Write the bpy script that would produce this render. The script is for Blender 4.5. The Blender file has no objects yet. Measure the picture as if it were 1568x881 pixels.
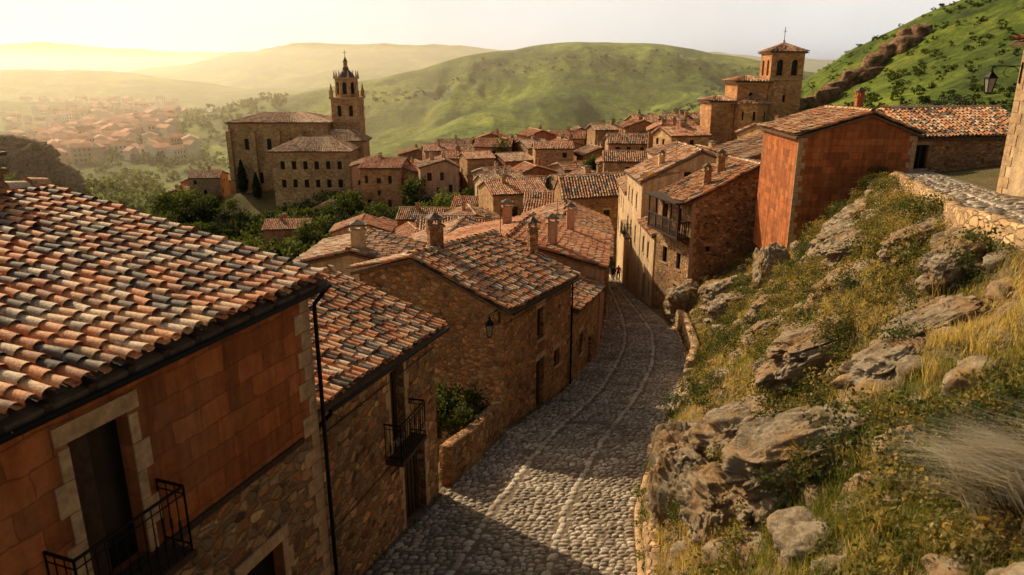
import bpy, bmesh, math, numpy as np, random
from mathutils import Vector
rng=np.random.default_rng(7); random.seed(7)
scene=bpy.context.scene
COL=scene.collection
SUN_AZ=-43.0; SUN_EL=32.5
# ---------------------------------------------------------------- noise
_T=rng.random((64,64,64))
def vn(x,y,z):
    xi=np.floor(x).astype(int); yi=np.floor(y).astype(int); zi=np.floor(z).astype(int)
    fx=x-xi; fy=y-yi; fz=z-zi
    fx=fx*fx*(3-2*fx); fy=fy*fy*(3-2*fy); fz=fz*fz*(3-2*fz)
    a=xi&63;b=(xi+1)&63;c=yi&63;d=(yi+1)&63;e=zi&63;f=(zi+1)&63
    L=lambda p,q,t:p+(q-p)*t
    return L(L(L(_T[a,c,e],_T[b,c,e],fx),L(_T[a,d,e],_T[b,d,e],fx),fy),L(L(_T[a,c,f],_T[b,c,f],fx),L(_T[a,d,f],_T[b,d,f],fx),fy),fz)*2-1
def cell(x,y,z):
    return _T[np.floor(x).astype(int)&63,np.floor(y).astype(int)&63,np.floor(z).astype(int)&63]*2-1
def fbm(x,y,z=0.0,o=4,g=.5):
    x=np.asarray(x,float);y=np.asarray(y,float);z=np.zeros_like(x)+z
    s=0;a=1;n=0
    for i in range(o):
        s=s+a*vn(x*2**i+7.3*i,y*2**i+3.1*i,z*2**i+1.7*i); n+=a; a*=g
    return s/n
def sst(a,b,x):
    t=np.clip((x-a)/(b-a),0,1); return t*t*(3-2*t)
# ---------------------------------------------------------------- street / terrain
def zs(Y): return -(8.6+.17*np.clip(Y,-10,80))
def Xr(Y): return np.interp(Y,[-20,0,5,10,13.75,16.8,21.2,27.1,34.1,43.3,52.4,67,80],[0,.4,1.2,2.3,2.98,3.4,4.68,6.84,9.07,10.7,10.8,11,11.8])
def Xl(Y): return np.interp(Y,[-20,0,5,12,13.75,18.8,23.5,29.2,39,51,72,80],[-9,-7.9,-6.1,-3.95,-3.4,-1.83,-.33,2.2,4.97,6.9,9.3,9.9])
def Xc(Y): return np.where(Y>16,10.5+.44*(Y-16),10.5+.2*(Y-16))
def zc(Y): return -3.2-.09*(Y-16)-.3*sst(12,4,Y)
def near(X,Y):
    r=Xr(Y);c=Xc(Y);s=zs(Y);k=zc(Y)
    t=np.clip((X-r-.25)/(c-r-.25),0,1)**(1-.38*sst(15,7,Y))
    z=s+np.clip((X-r)/.25,0,1)*.6+(k-s-.6)*t
    z=z+np.clip(X-c-3,0,8)*.10+np.clip(X-c-11,0,40)*.1
    return z
CP=[(-12,12,-12),(-12,24,-15.5),(-12,36,-18),(-25,15,-20),(-25,30,-23),(-30,50,-28),(-50,30,-40),(-60,70,-50),(-35,80,-34),(-10,50,-20),(-5,42,-17.5),(-10,65,-23),(-15,80,-28),(0,60,-21),(0,75,-23.5),(0,95,-26),(15,95,-22),
(-60,195,-31),(-85,205,-36),(-35,190,-29),(-75,190,-32),(-40,165,-28.5),(-25,150,-30),(-42,130,-35),(-20,120,-33),(-25,105,-33.5),(-45,105,-38),(0,130,-28),(0,160,-26),(20,130,-23),(20,160,-22),(-20,180,-26),(10,178,-22),(33,170,-17.5),(-20,210,-25),(45,130,-9.5),(40,118,-12),(48,138,-9),(35,110,-14.5),(30,90,-15),(25,75,-13.5),(22,60,-11),(17,60,-14),(12.5,60,-18.8),(13,75,-20.5),(12,90,-22),
(0,235,-34),(-60,245,-46),(60,230,-20),(0,300,-46),(-100,265,-56),(100,300,-22),(-150,250,-58),(-120,150,-52),(-100,100,-52),(-90,60,-50),(-112,200,-48),(-200,400,-60),(-90,400,-58),(0,390,-52),(-75,150,-46),(-65,170,-42),(-62,120,-45),(-90,180,-42),
(-210,300,-18),(-260,280,-6),(-190,295,-40),(-170,220,-52),(-230,220,-30),(-160,150,-50),(-220,150,-40),(-150,60,-50),(-120,20,-48),
(60,80,-4.5),(50,70,-5),(40,60,-6),(65,70,-3),(50,100,-7),(70,100,-2),(60,150,-9),(80,150,-1),(100,150,9),(79,200,-4),(88,200,4),(104,200,13),(118,200,19),(140,200,30),(150,300,10),(110,110,16),(100,80,10),(130,150,25),(160,100,30),(60,190,-14),(62,130,-6),(30,200,-22),(220,300,20)]
for y in (-10,0,8,16,24,32,40,46):
    for dx in (0,4,8): CP.append((float(Xc(y))+dx,y,float(near(Xc(y)+dx,y))))
    m=float(Xr(y)+Xc(y))/2; CP.append((m,y,float(near(m,y))))
for y in (-10,0,10,20,30,40,50,60,70,80): CP.append((float(Xl(y)+Xr(y))/2,y,float(zs(y))))
CP+=[(-20,-15,-15),(40,-15,4),(40,10,4),(40,30,-1),(36,42,-4),(-60,-10,-35)]
CP=np.array(CP,float)
_d=np.hypot(CP[:,None,0]-CP[None,:,0],CP[:,None,1]-CP[None,:,1])
_A=np.block([[_d,np.ones((len(CP),1))],[np.ones((1,len(CP))),np.zeros((1,1))]])
_w=np.linalg.solve(_A+np.eye(len(_A))*1e-6,np.append(CP[:,2],0))
def rbf(X,Y):
    sh=X.shape; X=X.ravel();Y=Y.ravel(); out=np.empty(X.size)
    for i in range(0,X.size,20000):
        d=np.hypot(X[i:i+20000,None]-CP[None,:,0],Y[i:i+20000,None]-CP[None,:,1]); out[i:i+20000]=d@_w[:-1]+_w[-1]
    return out.reshape(sh)
def ridge(X,Y,pts,base,wd):
    best=np.full(X.shape,-1e9)
    for a,b in zip(pts[:-1],pts[1:]):
        ax,ay,az=a;bx,by,bz=b
        t=np.clip(((X-ax)*(bx-ax)+(Y-ay)*(by-ay))/((bx-ax)**2+(by-ay)**2),0,1)
        d=np.hypot(X-(ax+(bx-ax)*t),Y-(ay+(by-ay)*t)); z=az+(bz-az)*t
        best=np.maximum(best,base+(z-base)*np.exp(-(d/wd)**2))
    return best
G1=[(-170,640,-28),(-127,650,-14),(-81,650,-3),(-36,650,6),(9,650,18),(54,650,24),(110,650,23),(155,650,15),(215,650,2),(300,660,-8)]
G2=[(54,640,16),(20,500,-10),(-40,400,-34)]
G2b=[(140,640,14),(130,480,-8),(120,380,-18)]
G2c=[(-30,640,2),(-60,540,-22),(-110,440,-44)]
F0=[(-900,1150,14),(-620,1200,4),(-420,1150,-10),(-250,1100,-18),(-100,1150,-2),(100,1200,5)]
F0b=[(-700,850,-20),(-500,820,-30),(-380,860,-42)]
F0c=[(-420,1450,-2),(-300,1400,14),(-180,1450,22),(-60,1450,12)]
F1=[(-760,1800,10),(-630,1800,36),(-567,1800,49),(-443,1800,65),(-288,1800,67),(-131,1800,65),(0,1800,56),(200,1800,30)]
F2=[(-2600,3000,90),(-2031,3000,92),(-1830,3000,110),(-1515,3000,99),(-1260,3000,76),(-1000,3000,82),(-500,3000,70)]
F3=[(350,2500,60),(600,2500,70),(800,2500,66),(1087,2500,44),(2200,2500,60)]
def H(X,Y):
    X=np.asarray(X,float);Y=np.asarray(Y,float)
    R=np.hypot(X,Y)
    z=rbf(np.clip(X,-320,320),np.clip(Y,-30,420))
    w=sst(300,430,R); z=z*(1-w)+(-58)*w
    z=z+fbm(X*.03,Y*.03,0,4)*sst(60,200,R)*3.0+fbm(X*.15,Y*.15,3,3)*sst(45,120,R)*.8
    wn=sst(50,42,Y)*sst(-.4,0,X-Xl(Y))
    z=z*(1-wn)+near(X,Y)*wn
    d=np.maximum(Xl(Y)-X,X-Xr(Y)); ws=sst(2.5,.1,d)*sst(90,82,Y)*np.where((X>Xr(Y))&(Y<46),0,1)
    z=z*(1-ws)+zs(Y)*ws
    m=sst(.3,1.4,X-Xr(Y))*sst(.1,1.2,Xc(Y)-X)*sst(52,44,Y)
    rr=fbm(X*.55,Y*.55,1,4)
    z=z+m*(rr*.75+.35*np.abs(fbm(X*1.5,Y*1.5,5,3)))
    nz=fbm(X*.008,Y*.008,2,5); gul=1-np.abs(fbm(X*.013+nz*.7,Y*.006,9,5))*2; g2=1-np.abs(fbm(X*.04+nz,Y*.018,19,4))*2
    for pts,b,wd in ((G1,-62,190),(G2,-62,75),(G2b,-62,80),(G2c,-62,60)):
        h=ridge(X,Y,pts,b,wd); a=np.clip((h+62)/60,0,1)
        top=sst(655,570,Y)
        z=np.maximum(z,h+a*(nz*10*(.2+.8*top)-(1-gul)*12*top-(1-g2)*3.5*top))
    nf=fbm(X*.0022,Y*.0022,4,5); gf=1-np.abs(fbm(X*.004+nf,Y*.002,29,4))*2
    for pts,b,wd in ((F0,-62,210),(F0b,-62,110),(F0c,-62,170),(F1,-62,420),(F2,-62,600),(F3,-62,500)):
        h=ridge(X,Y,pts,b,wd); a=np.clip((h+62)/80,0,1)
        z=np.maximum(z,h+a*(nf*14-(1-gf)*14))
    return z
def h1(x,y): return float(H(np.array([x]),np.array([y]))[0])
# ---------------------------------------------------------------- mesh helpers
def np_mesh(name,V,F,mats,rnd=None,parent=None,smooth=False,pattr=None):
    V=np.ascontiguousarray(V,dtype=np.float32);F=np.ascontiguousarray(F,dtype=np.int32)
    me=bpy.data.meshes.new(name); me.vertices.add(len(V)); me.vertices.foreach_set('co',V.ravel())
    me.loops.add(F.size); me.loops.foreach_set('vertex_index',F.ravel())
    me.polygons.add(len(F)); me.polygons.foreach_set('loop_start',np.arange(0,F.size,F.shape[1],dtype=np.int32))
    me.update(calc_edges=True)
    if smooth: me.polygons.foreach_set('use_smooth',np.ones(len(F),bool))
    if rnd is not None:
        a=me.attributes.new('rnd','FLOAT','FACE'); a.data.foreach_set('value',np.asarray(rnd,np.float32))
    if pattr is not None:
        for k,v in pattr.items():
            a=me.attributes.new(k,'FLOAT','POINT'); a.data.foreach_set('value',np.asarray(v,np.float32).ravel())
    for m in (mats if isinstance(mats,list) else [mats]): me.materials.append(m)
    o=bpy.data.objects.new(name,me); COL.objects.link(o)
    if parent: o.parent=parent; o.location=-parent.location
    return o
def empty(name,loc):
    e=bpy.data.objects.new(name,None); e.location=Vector(loc); COL.objects.link(e); return e
class MB:
    def __init__(s): s.v=[];s.f=[];s.m=[]
    def face(s,pts,m=0):
        n=len(s.v); s.v+= [tuple(map(float,p)) for p in pts]; s.f.append(tuple(range(n,n+len(pts)))); s.m.append(m)
    def box(s,o,a,b,c,m=0):
        o,a,b,c=[np.array(q,float) for q in (o,a,b,c)]
        P=[o,o+a,o+a+b,o+b,o+c,o+a+c,o+a+b+c,o+b+c]
        n=len(s.v); s.v+=[tuple(p) for p in P]
        for f in ((0,3,2,1),(4,5,6,7),(0,1,5,4),(1,2,6,5),(2,3,7,6),(3,0,4,7)): s.f.append(tuple(n+i for i in f)); s.m.append(m)
    def cbox(s,x,y,z0,z1,w,d,m=0,ang=0):
        c,t=math.cos(ang),math.sin(ang); a=np.array([c*w,t*w,0]);b=np.array([-t*d,c*d,0])
        s.box(np.array([x,y,z0])-a/2-b/2,a,b,(0,0,z1-z0),m)
    def prism(s,x,y,z0,z1,r0,r1,n,m=0,rot=0,caps=True):
        k=len(s.v)
        for z,r in ((z0,r0),(z1,r1)):
            for i in range(n):
                a=rot+2*math.pi*i/n; s.v.append((x+r*math.cos(a),y+r*math.sin(a),z))
        for i in range(n):
            j=(i+1)%n; s.f.append((k+i,k+j,k+n+j,k+n+i)); s.m.append(m)
        if caps:
            s.f.append(tuple(k+n+i for i in range(n))); s.m.append(m); s.f.append(tuple(k+n-1-i for i in range(n))); s.m.append(m)
    def pipe(s,p,q,r,m=0,n=6,r2=None):
        p=Vector(p);q=Vector(q);d=(q-p).normalized(); u=d.cross(Vector((0,0,1)) if abs(d.z)<.9 else Vector((1,0,0))).normalized(); w=d.cross(u)
        r2=r if r2 is None else r2; k=len(s.v)
        for c,rr in ((p,r),(q,r2)):
            for i in range(n):
                a=2*math.pi*i/n; s.v.append(tuple(c+(u*math.cos(a)+w*math.sin(a))*rr))
        for i in range(n):
            j=(i+1)%n; s.f.append((k+i,k+j,k+n+j,k+n+i)); s.m.append(m)
        s.f.append(tuple(k+i for i in range(n)));s.m.append(m);s.f.append(tuple(k+n+i for i in range(n)));s.m.append(m)
    def obj(s,name,mats,parent=None,smooth=False):
        me=bpy.data.meshes.new(name); me.from_pydata(s.v,[],s.f)
        for m in mats: me.materials.append(m)
        me.polygons.foreach_set('material_index',s.m)
        if smooth: me.polygons.foreach_set('use_smooth',[True]*len(s.f))
        me.update(); o=bpy.data.objects.new(name,me); COL.objects.link(o)
        if parent: o.parent=parent; o.location=-parent.location
        return o
# ---------------------------------------------------------------- materials
def newmat(name,rough=.9):
    m=bpy.data.materials.new(name); m.use_nodes=True; nt=m.node_tree; b=nt.nodes['Principled BSDF']; b.inputs['Roughness'].default_value=rough
    b.inputs['Specular IOR Level'].default_value=.2
    return m,nt,b
def nd(nt,t,**k):
    n=nt.nodes.new(t)
    for a,v in k.items():
        if a in n.inputs.keys(): n.inputs[a].default_value=v
        else: setattr(n,a,v)
    return n
def ramp(nt,src,stops,interp='LINEAR'):
    r=nt.nodes.new('ShaderNodeValToRGB'); r.color_ramp.interpolation=interp; e=r.color_ramp.elements
    while len(e)<len(stops): e.new(.5)
    for i,(p,c) in enumerate(stops):
        e[i].position=p; e[i].color=(*c,1) if len(c)==3 else c
    nt.links.new(src,r.inputs[0]); return r.outputs[0]
def mix(nt,fac,a,b,mode='MIX'):
    n=nt.nodes.new('ShaderNodeMix'); n.data_type='RGBA'; n.blend_type=mode
    for s,v in ((0,fac),(6,a),(7,b)):
        if isinstance(v,bpy.types.NodeSocket): nt.links.new(v,n.inputs[s])
        else: n.inputs[s].default_value=v if s==0 else (*v,1)
    return n.outputs[2]
def noise(nt,co,scale,detail=4,rough=.55):
    n=nd(nt,'ShaderNodeTexNoise'); n.inputs['Scale'].default_value=scale;n.inputs['Detail'].default_value=detail;n.inputs['Roughness'].default_value=rough
    nt.links.new(co,n.inputs['Vector']); return n.outputs['Fac']
def bump(nt,h,b,strength=.5,dist=.05,prev=None):
    n=nt.nodes.new('ShaderNodeBump'); n.inputs['Strength'].default_value=strength;n.inputs['Distance'].default_value=dist
    nt.links.new(h,n.inputs['Height'])
    if prev: nt.links.new(prev,n.inputs['Normal'])
    nt.links.new(n.outputs[0],b.inputs['Normal']); return n.outputs[0]
def co(nt): return nd(nt,'ShaderNodeTexCoord').outputs['Object']
def math_(nt,op,a,b=0.0):
    n=nt.nodes.new('ShaderNodeMath'); n.operation=op
    for i,v in enumerate((a,b)):
        if isinstance(v,bpy.types.NodeSocket): nt.links.new(v,n.inputs[i])
        else: n.inputs[i].default_value=v
    return n.outputs[0]
def rubble(name,cols,scale=3.2,mortar=(.34,.23,.13),bs=.9,zstretch=1.5):
    m,nt,b=newmat(name); c=co(nt)
    mp=nd(nt,'ShaderNodeMapping'); mp.inputs['Scale'].default_value=(1,1,zstretch); nt.links.new(c,mp.inputs[0])
    nz=nd(nt,'ShaderNodeTexNoise'); nz.inputs['Scale'].default_value=3; nt.links.new(mp.outputs[0],nz.inputs['Vector'])
    ad=nd(nt,'ShaderNodeVectorMath',operation='MULTIPLY_ADD'); nt.links.new(nz.outputs['Color'],ad.inputs[0]); ad.inputs[1].default_value=(.25,.25,.25); nt.links.new(mp.outputs[0],ad.inputs[2])
    v=nd(nt,'ShaderNodeTexVoronoi'); v.inputs['Scale'].default_value=scale; nt.links.new(ad.outputs[0],v.inputs['Vector'])
    e=nd(nt,'ShaderNodeTexVoronoi'); e.feature='DISTANCE_TO_EDGE'; e.inputs['Scale'].default_value=scale; nt.links.new(ad.outputs[0],e.inputs['Vector'])
    sp=nd(nt,'ShaderNodeSeparateColor'); nt.links.new(v.outputs['Color'],sp.inputs[0])
    k=len(cols); sc=ramp(nt,sp.outputs[0],[(i/(k-1),q) for i,q in enumerate(cols)])
    val=ramp(nt,sp.outputs[1],[(0,(.6,)*3),(1,(1.3,)*3)])
    sc=mix(nt,1.0,sc,val,'MULTIPLY')
    fine=noise(nt,c,22,5,.7); sc=mix(nt,.8,sc,ramp(nt,fine,[(.25,(.5,)*3),(.75,(1.35,)*3)]),'MULTIPLY')
    mm=ramp(nt,math_(nt,'ADD',e.outputs['Distance'],math_(nt,'MULTIPLY',noise(nt,c,6,3),-.06)),[(.0,(1,1,1)),(.06,(0,0,0))])
    cc=mix(nt,mm,sc,mortar)
    big=noise(nt,c,.35,5,.6); cc=mix(nt,.75,cc,ramp(nt,big,[(.3,(.6,.52,.45)),(.65,(1.25,1.18,1.05))]),'MULTIPLY')
    nt.links.new(cc,b.inputs['Base Color'])
    hh=ramp(nt,e.outputs['Distance'],[(0,(0,0,0)),(.12,(.8,)*3),(.4,(1,1,1))])
    n1=bump(nt,hh,b,bs,.06); bump(nt,fine,b,.6,.025,n1)
    return m
def plaster(name,c1,c2,c3,stain=.7,blocks=0):
    m,nt,b=newmat(name); c=co(nt)
    col=ramp(nt,noise(nt,c,.7,6,.65),[(.3,c1),(.5,c2),(.7,c3)])
    col=mix(nt,stain,col,ramp(nt,noise(nt,c,5,5,.7),[(.3,(.65,)*3),(.7,(1.2,)*3)]),'MULTIPLY')
    mp=nd(nt,'ShaderNodeMapping'); mp.inputs['Scale'].default_value=(2.5,2.5,.25); nt.links.new(c,mp.inputs[0])
    col=mix(nt,.7,col,ramp(nt,noise(nt,mp.outputs[0],1.2,4,.6),[(.35,(.5,.46,.42)),(.6,(1.05,)*3)]),'MULTIPLY')
    n0=None
    if blocks:
        s=nd(nt,'ShaderNodeSeparateXYZ'); nt.links.new(c,s.inputs[0]); cb=nd(nt,'ShaderNodeCombineXYZ')
        wob=math_(nt,'MULTIPLY',noise(nt,c,2.5,3),.16)
        nt.links.new(math_(nt,'ADD',math_(nt,'ADD',s.outputs['X'],s.outputs['Y']),wob),cb.inputs[0]); nt.links.new(math_(nt,'ADD',s.outputs['Z'],wob),cb.inputs[1])
        br=nd(nt,'ShaderNodeTexBrick'); br.inputs['Scale'].default_value=1; br.inputs['Brick Width'].default_value=.72; br.inputs['Row Height'].default_value=.38; br.inputs['Mortar Size'].default_value=.02;br.inputs['Mortar Smooth'].default_value=1
        br.inputs['Color1'].default_value=(1.3,1.22,1.12,1);br.inputs['Color2'].default_value=(.66,.64,.62,1);br.inputs['Mortar'].default_value=(.7,.66,.6,1)
        nt.links.new(cb.outputs[0],br.inputs['Vector']); col=mix(nt,blocks,col,br.outputs['Color'],'MULTIPLY'); n0=bump(nt,math_(nt,'SUBTRACT',1.0,br.outputs['Fac']),b,.5,.03)
    nt.links.new(col,b.inputs['Base Color'])
    n1=bump(nt,noise(nt,c,3,5,.6),b,.5,.1,n0); bump(nt,noise(nt,c,18,6,.75),b,.8,.035,n1); return m
def simple(name,c,rough=.8,ns=8,var=.35,metal=0):
    m,nt,b=newmat(name,rough); k=co(nt)
    col=mix(nt,1.0,c,ramp(nt,noise(nt,k,ns,5,.65),[(.3,(1-var,)*3),(.7,(1+var,)*3)]),'MULTIPLY')
    nt.links.new(col,b.inputs['Base Color']); b.inputs['Metallic'].default_value=metal
    bump(nt,noise(nt,k,ns*4,4),b,.25,.02); return m
def attr(nt,n='rnd'):
    a=nd(nt,'ShaderNodeAttribute'); a.attribute_name=n; return a.outputs['Fac']
def tilemat(name,stops,lich=.6,dark=.7):
    m,nt,b=newmat(name,.7); c=co(nt); r=attr(nt)
    col=ramp(nt,r,stops)
    col=mix(nt,ramp(nt,noise(nt,c,5,5,.7),[(.54,(0,0,0)),(.64,(lich,)*3)]),col,(.50,.38,.25))
    col=mix(nt,ramp(nt,noise(nt,c,1.8,6,.8),[(.53,(0,0,0)),(.66,(dark,)*3)]),col,(.085,.06,.042))
    col=mix(nt,1.0,col,ramp(nt,noise(nt,c,30,3),[(.3,(.6,)*3),(.7,(1.4,)*3)]),'MULTIPLY')
    nt.links.new(col,b.inputs['Base Color']); bump(nt,noise(nt,c,35,4,.7),b,.7,.015); return m
M={}
M['tile']=tilemat('old_clay_tile',[(0,(.055,.042,.032)),(.17,(.14,.095,.062)),(.32,(.46,.17,.065)),(.56,(.60,.24,.09)),(.76,(.56,.32,.16)),(.9,(.68,.50,.33)),(1,(.13,.10,.075))])
M['tile2']=tilemat('red_clay_tile',[(0,(.14,.07,.045)),(.25,(.48,.15,.06)),(.7,(.62,.25,.10)),(1,(.6,.42,.26))],.5,.5)
M['tile3']=tilemat('brown_clay_tile',[(0,(.10,.07,.05)),(.3,(.38,.18,.085)),(.7,(.54,.29,.14)),(1,(.6,.44,.29))],.6,.6)
M['rub']=rubble('rubble_stone',[(.13,.07,.038),(.50,.23,.085),(.30,.22,.14),(.60,.36,.16),(.17,.115,.075),(.46,.18,.065)],4.0)
M['rub2']=rubble('rubble_stone_red',[(.20,.09,.045),(.55,.24,.09),(.38,.22,.12),(.56,.31,.14)],4.2)
M['rub3']=rubble('rubble_stone_tan',[(.32,.19,.10),(.54,.35,.19),(.44,.30,.17),(.62,.41,.23)],3.2)
M['ash']=rubble('ashlar_stone',[(.42,.24,.115),(.55,.33,.16),(.46,.28,.14),(.6,.39,.20)],1.6,(.42,.28,.15),.4,1.8)
M['ashr']=rubble('ashlar_red',[(.44,.19,.08),(.55,.26,.11),(.48,.22,.10),(.58,.32,.16)],1.8,(.42,.24,.11),.4,1.8)
M['ora']=plaster('red_sandstone_blocks',(.34,.105,.035),(.44,.14,.045),(.42,.17,.07),blocks=.85)
M['red']=plaster('red_plaster',(.36,.12,.055),(.48,.18,.08),(.44,.22,.11))
M['pink']=plaster('pink_plaster',(.50,.26,.16),(.58,.33,.20),(.50,.30,.17))
M['crm']=plaster('cream_plaster',(.54,.36,.19),(.66,.47,.28),(.52,.34,.19))
M['trim']=simple('cut_stone',(.44,.28,.15),.9,6,.4)
M['wood']=simple('dark_wood',(.055,.03,.018),.7,10,.5)
M['glass']=simple('dark_window',(.012,.011,.010),.25,5,.2)
M['iron']=simple('wrought_iron',(.012,.011,.01),.5,20,.2,.6)
M['mort']=simple('roof_mortar',(.14,.085,.05),.95,6,.4)
M['lglass']=simple('lamp_glass',(.22,.20,.17),.15,5,.1)
def terrainmat():
    m,nt,b=newmat('ground_earth_grass',.95); c=co(nt); g=attr(nt,'green')
    dirt=ramp(nt,noise(nt,c,1.3,8,.7),[(.3,(.09,.06,.03)),(.45,(.24,.155,.065)),(.55,(.17,.14,.05)),(.7,(.38,.26,.13))])
    grass=ramp(nt,noise(nt,c,.03,10,.7),[(.34,(.045,.07,.015)),(.45,(.095,.14,.018)),(.53,(.16,.21,.025)),(.61,(.23,.26,.045)),(.7,(.30,.26,.085))])
    grass=mix(nt,.9,grass,ramp(nt,noise(nt,c,.4,8,.75),[(.36,(.42,.5,.42)),(.6,(1.35,1.3,1.1))]),'MULTIPLY')
    grass=mix(nt,.85,grass,ramp(nt,noise(nt,c,.009,6,.65),[(.42,(.5,.55,.5)),(.58,(1.45,1.35,1.05))]),'MULTIPLY')
    bush=ramp(nt,noise(nt,c,.11,6,.75),[(.56,(0,0,0)),(.62,(.75,)*3)])
    grass=mix(nt,bush,grass,(.035,.05,.016))
    col=mix(nt,g,dirt,grass)
    ge=nd(nt,'ShaderNodeNewGeometry'); s=nd(nt,'ShaderNodeSeparateXYZ'); nt.links.new(ge.outputs['Normal'],s.inputs[0])
    nn=math_(nt,'ADD',s.outputs['Z'],math_(nt,'MULTIPLY',math_(nt,'SUBTRACT',noise(nt,c,.9,5,.7),.5),.5))
    rk=ramp(nt,nn,[(.50,(1,1,1)),(.60,(0,0,0))])
    rock=ramp(nt,noise(nt,c,2.0,8,.7),[(.35,(.13,.085,.048)),(.5,(.36,.235,.125)),(.65,(.52,.37,.22))])
    col=mix(nt,rk,col,rock); nt.links.new(col,b.inputs['Base Color'])
    n1=bump(nt,noise(nt,c,3.0,8,.75),b,.8,.12); n2=bump(nt,noise(nt,c,.2,9,.75),b,.9,2.0,n1); return m
M['terr']=terrainmat()
def rockmat():
    m,nt,b=newmat('limestone',.95); c=co(nt)
    col=ramp(nt,noise(nt,c,2.6,10,.78),[(.32,(.12,.08,.045)),(.43,(.33,.235,.14)),(.53,(.54,.42,.28)),(.68,(.68,.58,.44))])
    col=mix(nt,ramp(nt,noise(nt,c,.9,5,.6),[(.46,(0,0,0)),(.6,(.7,)*3)]),col,(.52,.28,.11))
    col=mix(nt,ramp(nt,noise(nt,c,4,7,.75),[(.54,(0,0,0)),(.63,(.7,)*3)]),col,(.12,.10,.062))
    nt.links.new(col,b.inputs['Base Color'])
    mu=nd(nt,'ShaderNodeMapping'); mu.inputs['Scale'].default_value=(1,1,2.5); nt.links.new(c,mu.inputs[0])
    n1=bump(nt,noise(nt,mu.outputs[0],3,10,.75),b,1.0,.25); bump(nt,noise(nt,c,16,7,.8),b,.9,.06,n1); return m
M['rock']=rockmat()
def leafmat(name,stops,tr=.35,tint=(1.8,1.5,.6)):
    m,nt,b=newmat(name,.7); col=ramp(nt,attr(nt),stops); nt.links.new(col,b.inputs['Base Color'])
    t=nd(nt,'ShaderNodeBsdfTranslucent'); nt.links.new(mix(nt,1.0,col,tint,'MULTIPLY'),t.inputs[0])
    x=nd(nt,'ShaderNodeMixShader'); x.inputs[0].default_value=tr; nt.links.new(b.outputs[0],x.inputs[1]); nt.links.new(t.outputs[0],x.inputs[2])
    nt.links.new(x.outputs[0],nt.nodes['Material Output'].inputs['Surface']); return m
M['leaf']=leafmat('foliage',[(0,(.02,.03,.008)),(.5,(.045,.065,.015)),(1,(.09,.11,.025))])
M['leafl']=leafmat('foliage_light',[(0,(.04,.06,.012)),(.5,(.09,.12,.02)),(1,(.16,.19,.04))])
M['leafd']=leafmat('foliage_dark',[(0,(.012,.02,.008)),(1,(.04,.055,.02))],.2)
M['shrub']=leafmat('shrub_leaf',[(0,(.03,.037,.012)),(.35,(.075,.08,.02)),(.6,(.18,.155,.045)),(1,(.40,.28,.11))],.35)
M['grass']=leafmat('grass_blade',[(0,(.06,.10,.015)),(.3,(.14,.17,.03)),(.55,(.34,.27,.09)),(1,(.62,.48,.23))],.45,(1.5,1.35,.7))
M['dry']=leafmat('dry_grass',[(0,(.46,.38,.26)),(1,(.70,.63,.50))],.35,(.85,.85,.8))
M['bark']=simple('bark',(.10,.07,.045),.95,6,.4)
def cobmat():
    m,nt,b=newmat('cobble_stone',.6); c=co(nt); b.inputs['Specular IOR Level'].default_value=.3
    col=ramp(nt,attr(nt),[(0,(.17,.13,.09)),(.35,(.34,.27,.195)),(.7,(.50,.415,.31)),(1,(.64,.54,.42))])
    col=mix(nt,.85,col,ramp(nt,noise(nt,c,16,5,.7),[(.3,(.55,)*3),(.7,(1.3,)*3)]),'MULTIPLY')
    col=mix(nt,.8,col,ramp(nt,noise(nt,c,.6,5,.65),[(.35,(.55,.51,.46)),(.62,(1.15,)*3)]),'MULTIPLY')
    nt.links.new(col,b.inputs['Base Color']); bump(nt,noise(nt,c,22,5,.7),b,.8,.02); return m
M['cob']=cobmat()
M['cobm']=simple('cobble_joint',(.15,.11,.07),.95,9,.4)
M['road']=simple('road_paving',(.25,.21,.17),.9,2,.3)
# ---------------------------------------------------------------- terrain mesh
print('terrain')
az=np.radians(np.concatenate([np.linspace(-180,-64,30)[:-1],np.linspace(-64,-42,50)[:-1],np.linspace(-42,44,520),np.linspace(44,180,40)[1:]]))
rr=np.concatenate([[.5,2,3.5],np.geomspace(4.5,60,230),np.geomspace(60,800,330)[1:],np.geomspace(800,9000,90)[1:]])
RR,AA=np.meshgrid(rr,az,indexing='ij')
X=RR*np.sin(AA);Y=RR*np.cos(AA); Z=H(X,Y)
inst=(X>Xl(Y)-.1)&(X<Xr(Y)+.02)&(Y>-5)&(Y<86); Z=np.where(inst,Z-.07,Z)
nr,na=X.shape
idx=np.arange(nr*na).reshape(nr,na)
F=np.stack([idx[:-1,:-1],idx[:-1,1:],idx[1:,1:],idx[1:,:-1]],-1).reshape(-1,4)[:, ::-1]
green=np.clip(sst(55,85,np.hypot(X,Y))*np.where(X<-.1*Y,.75,1.0)*(1-.7*((Y>84)&(Y<215)&(X/np.maximum(Y,1)>-.45)&(X<.33*Y))),0,1)
green=np.maximum(green,.3*(fbm(X*.4,Y*.4,6,3)>.15))
np_mesh('ground',np.stack([X,Y,Z],-1).reshape(-1,3),F,M['terr'],smooth=True,pattr={'green':green})
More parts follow.
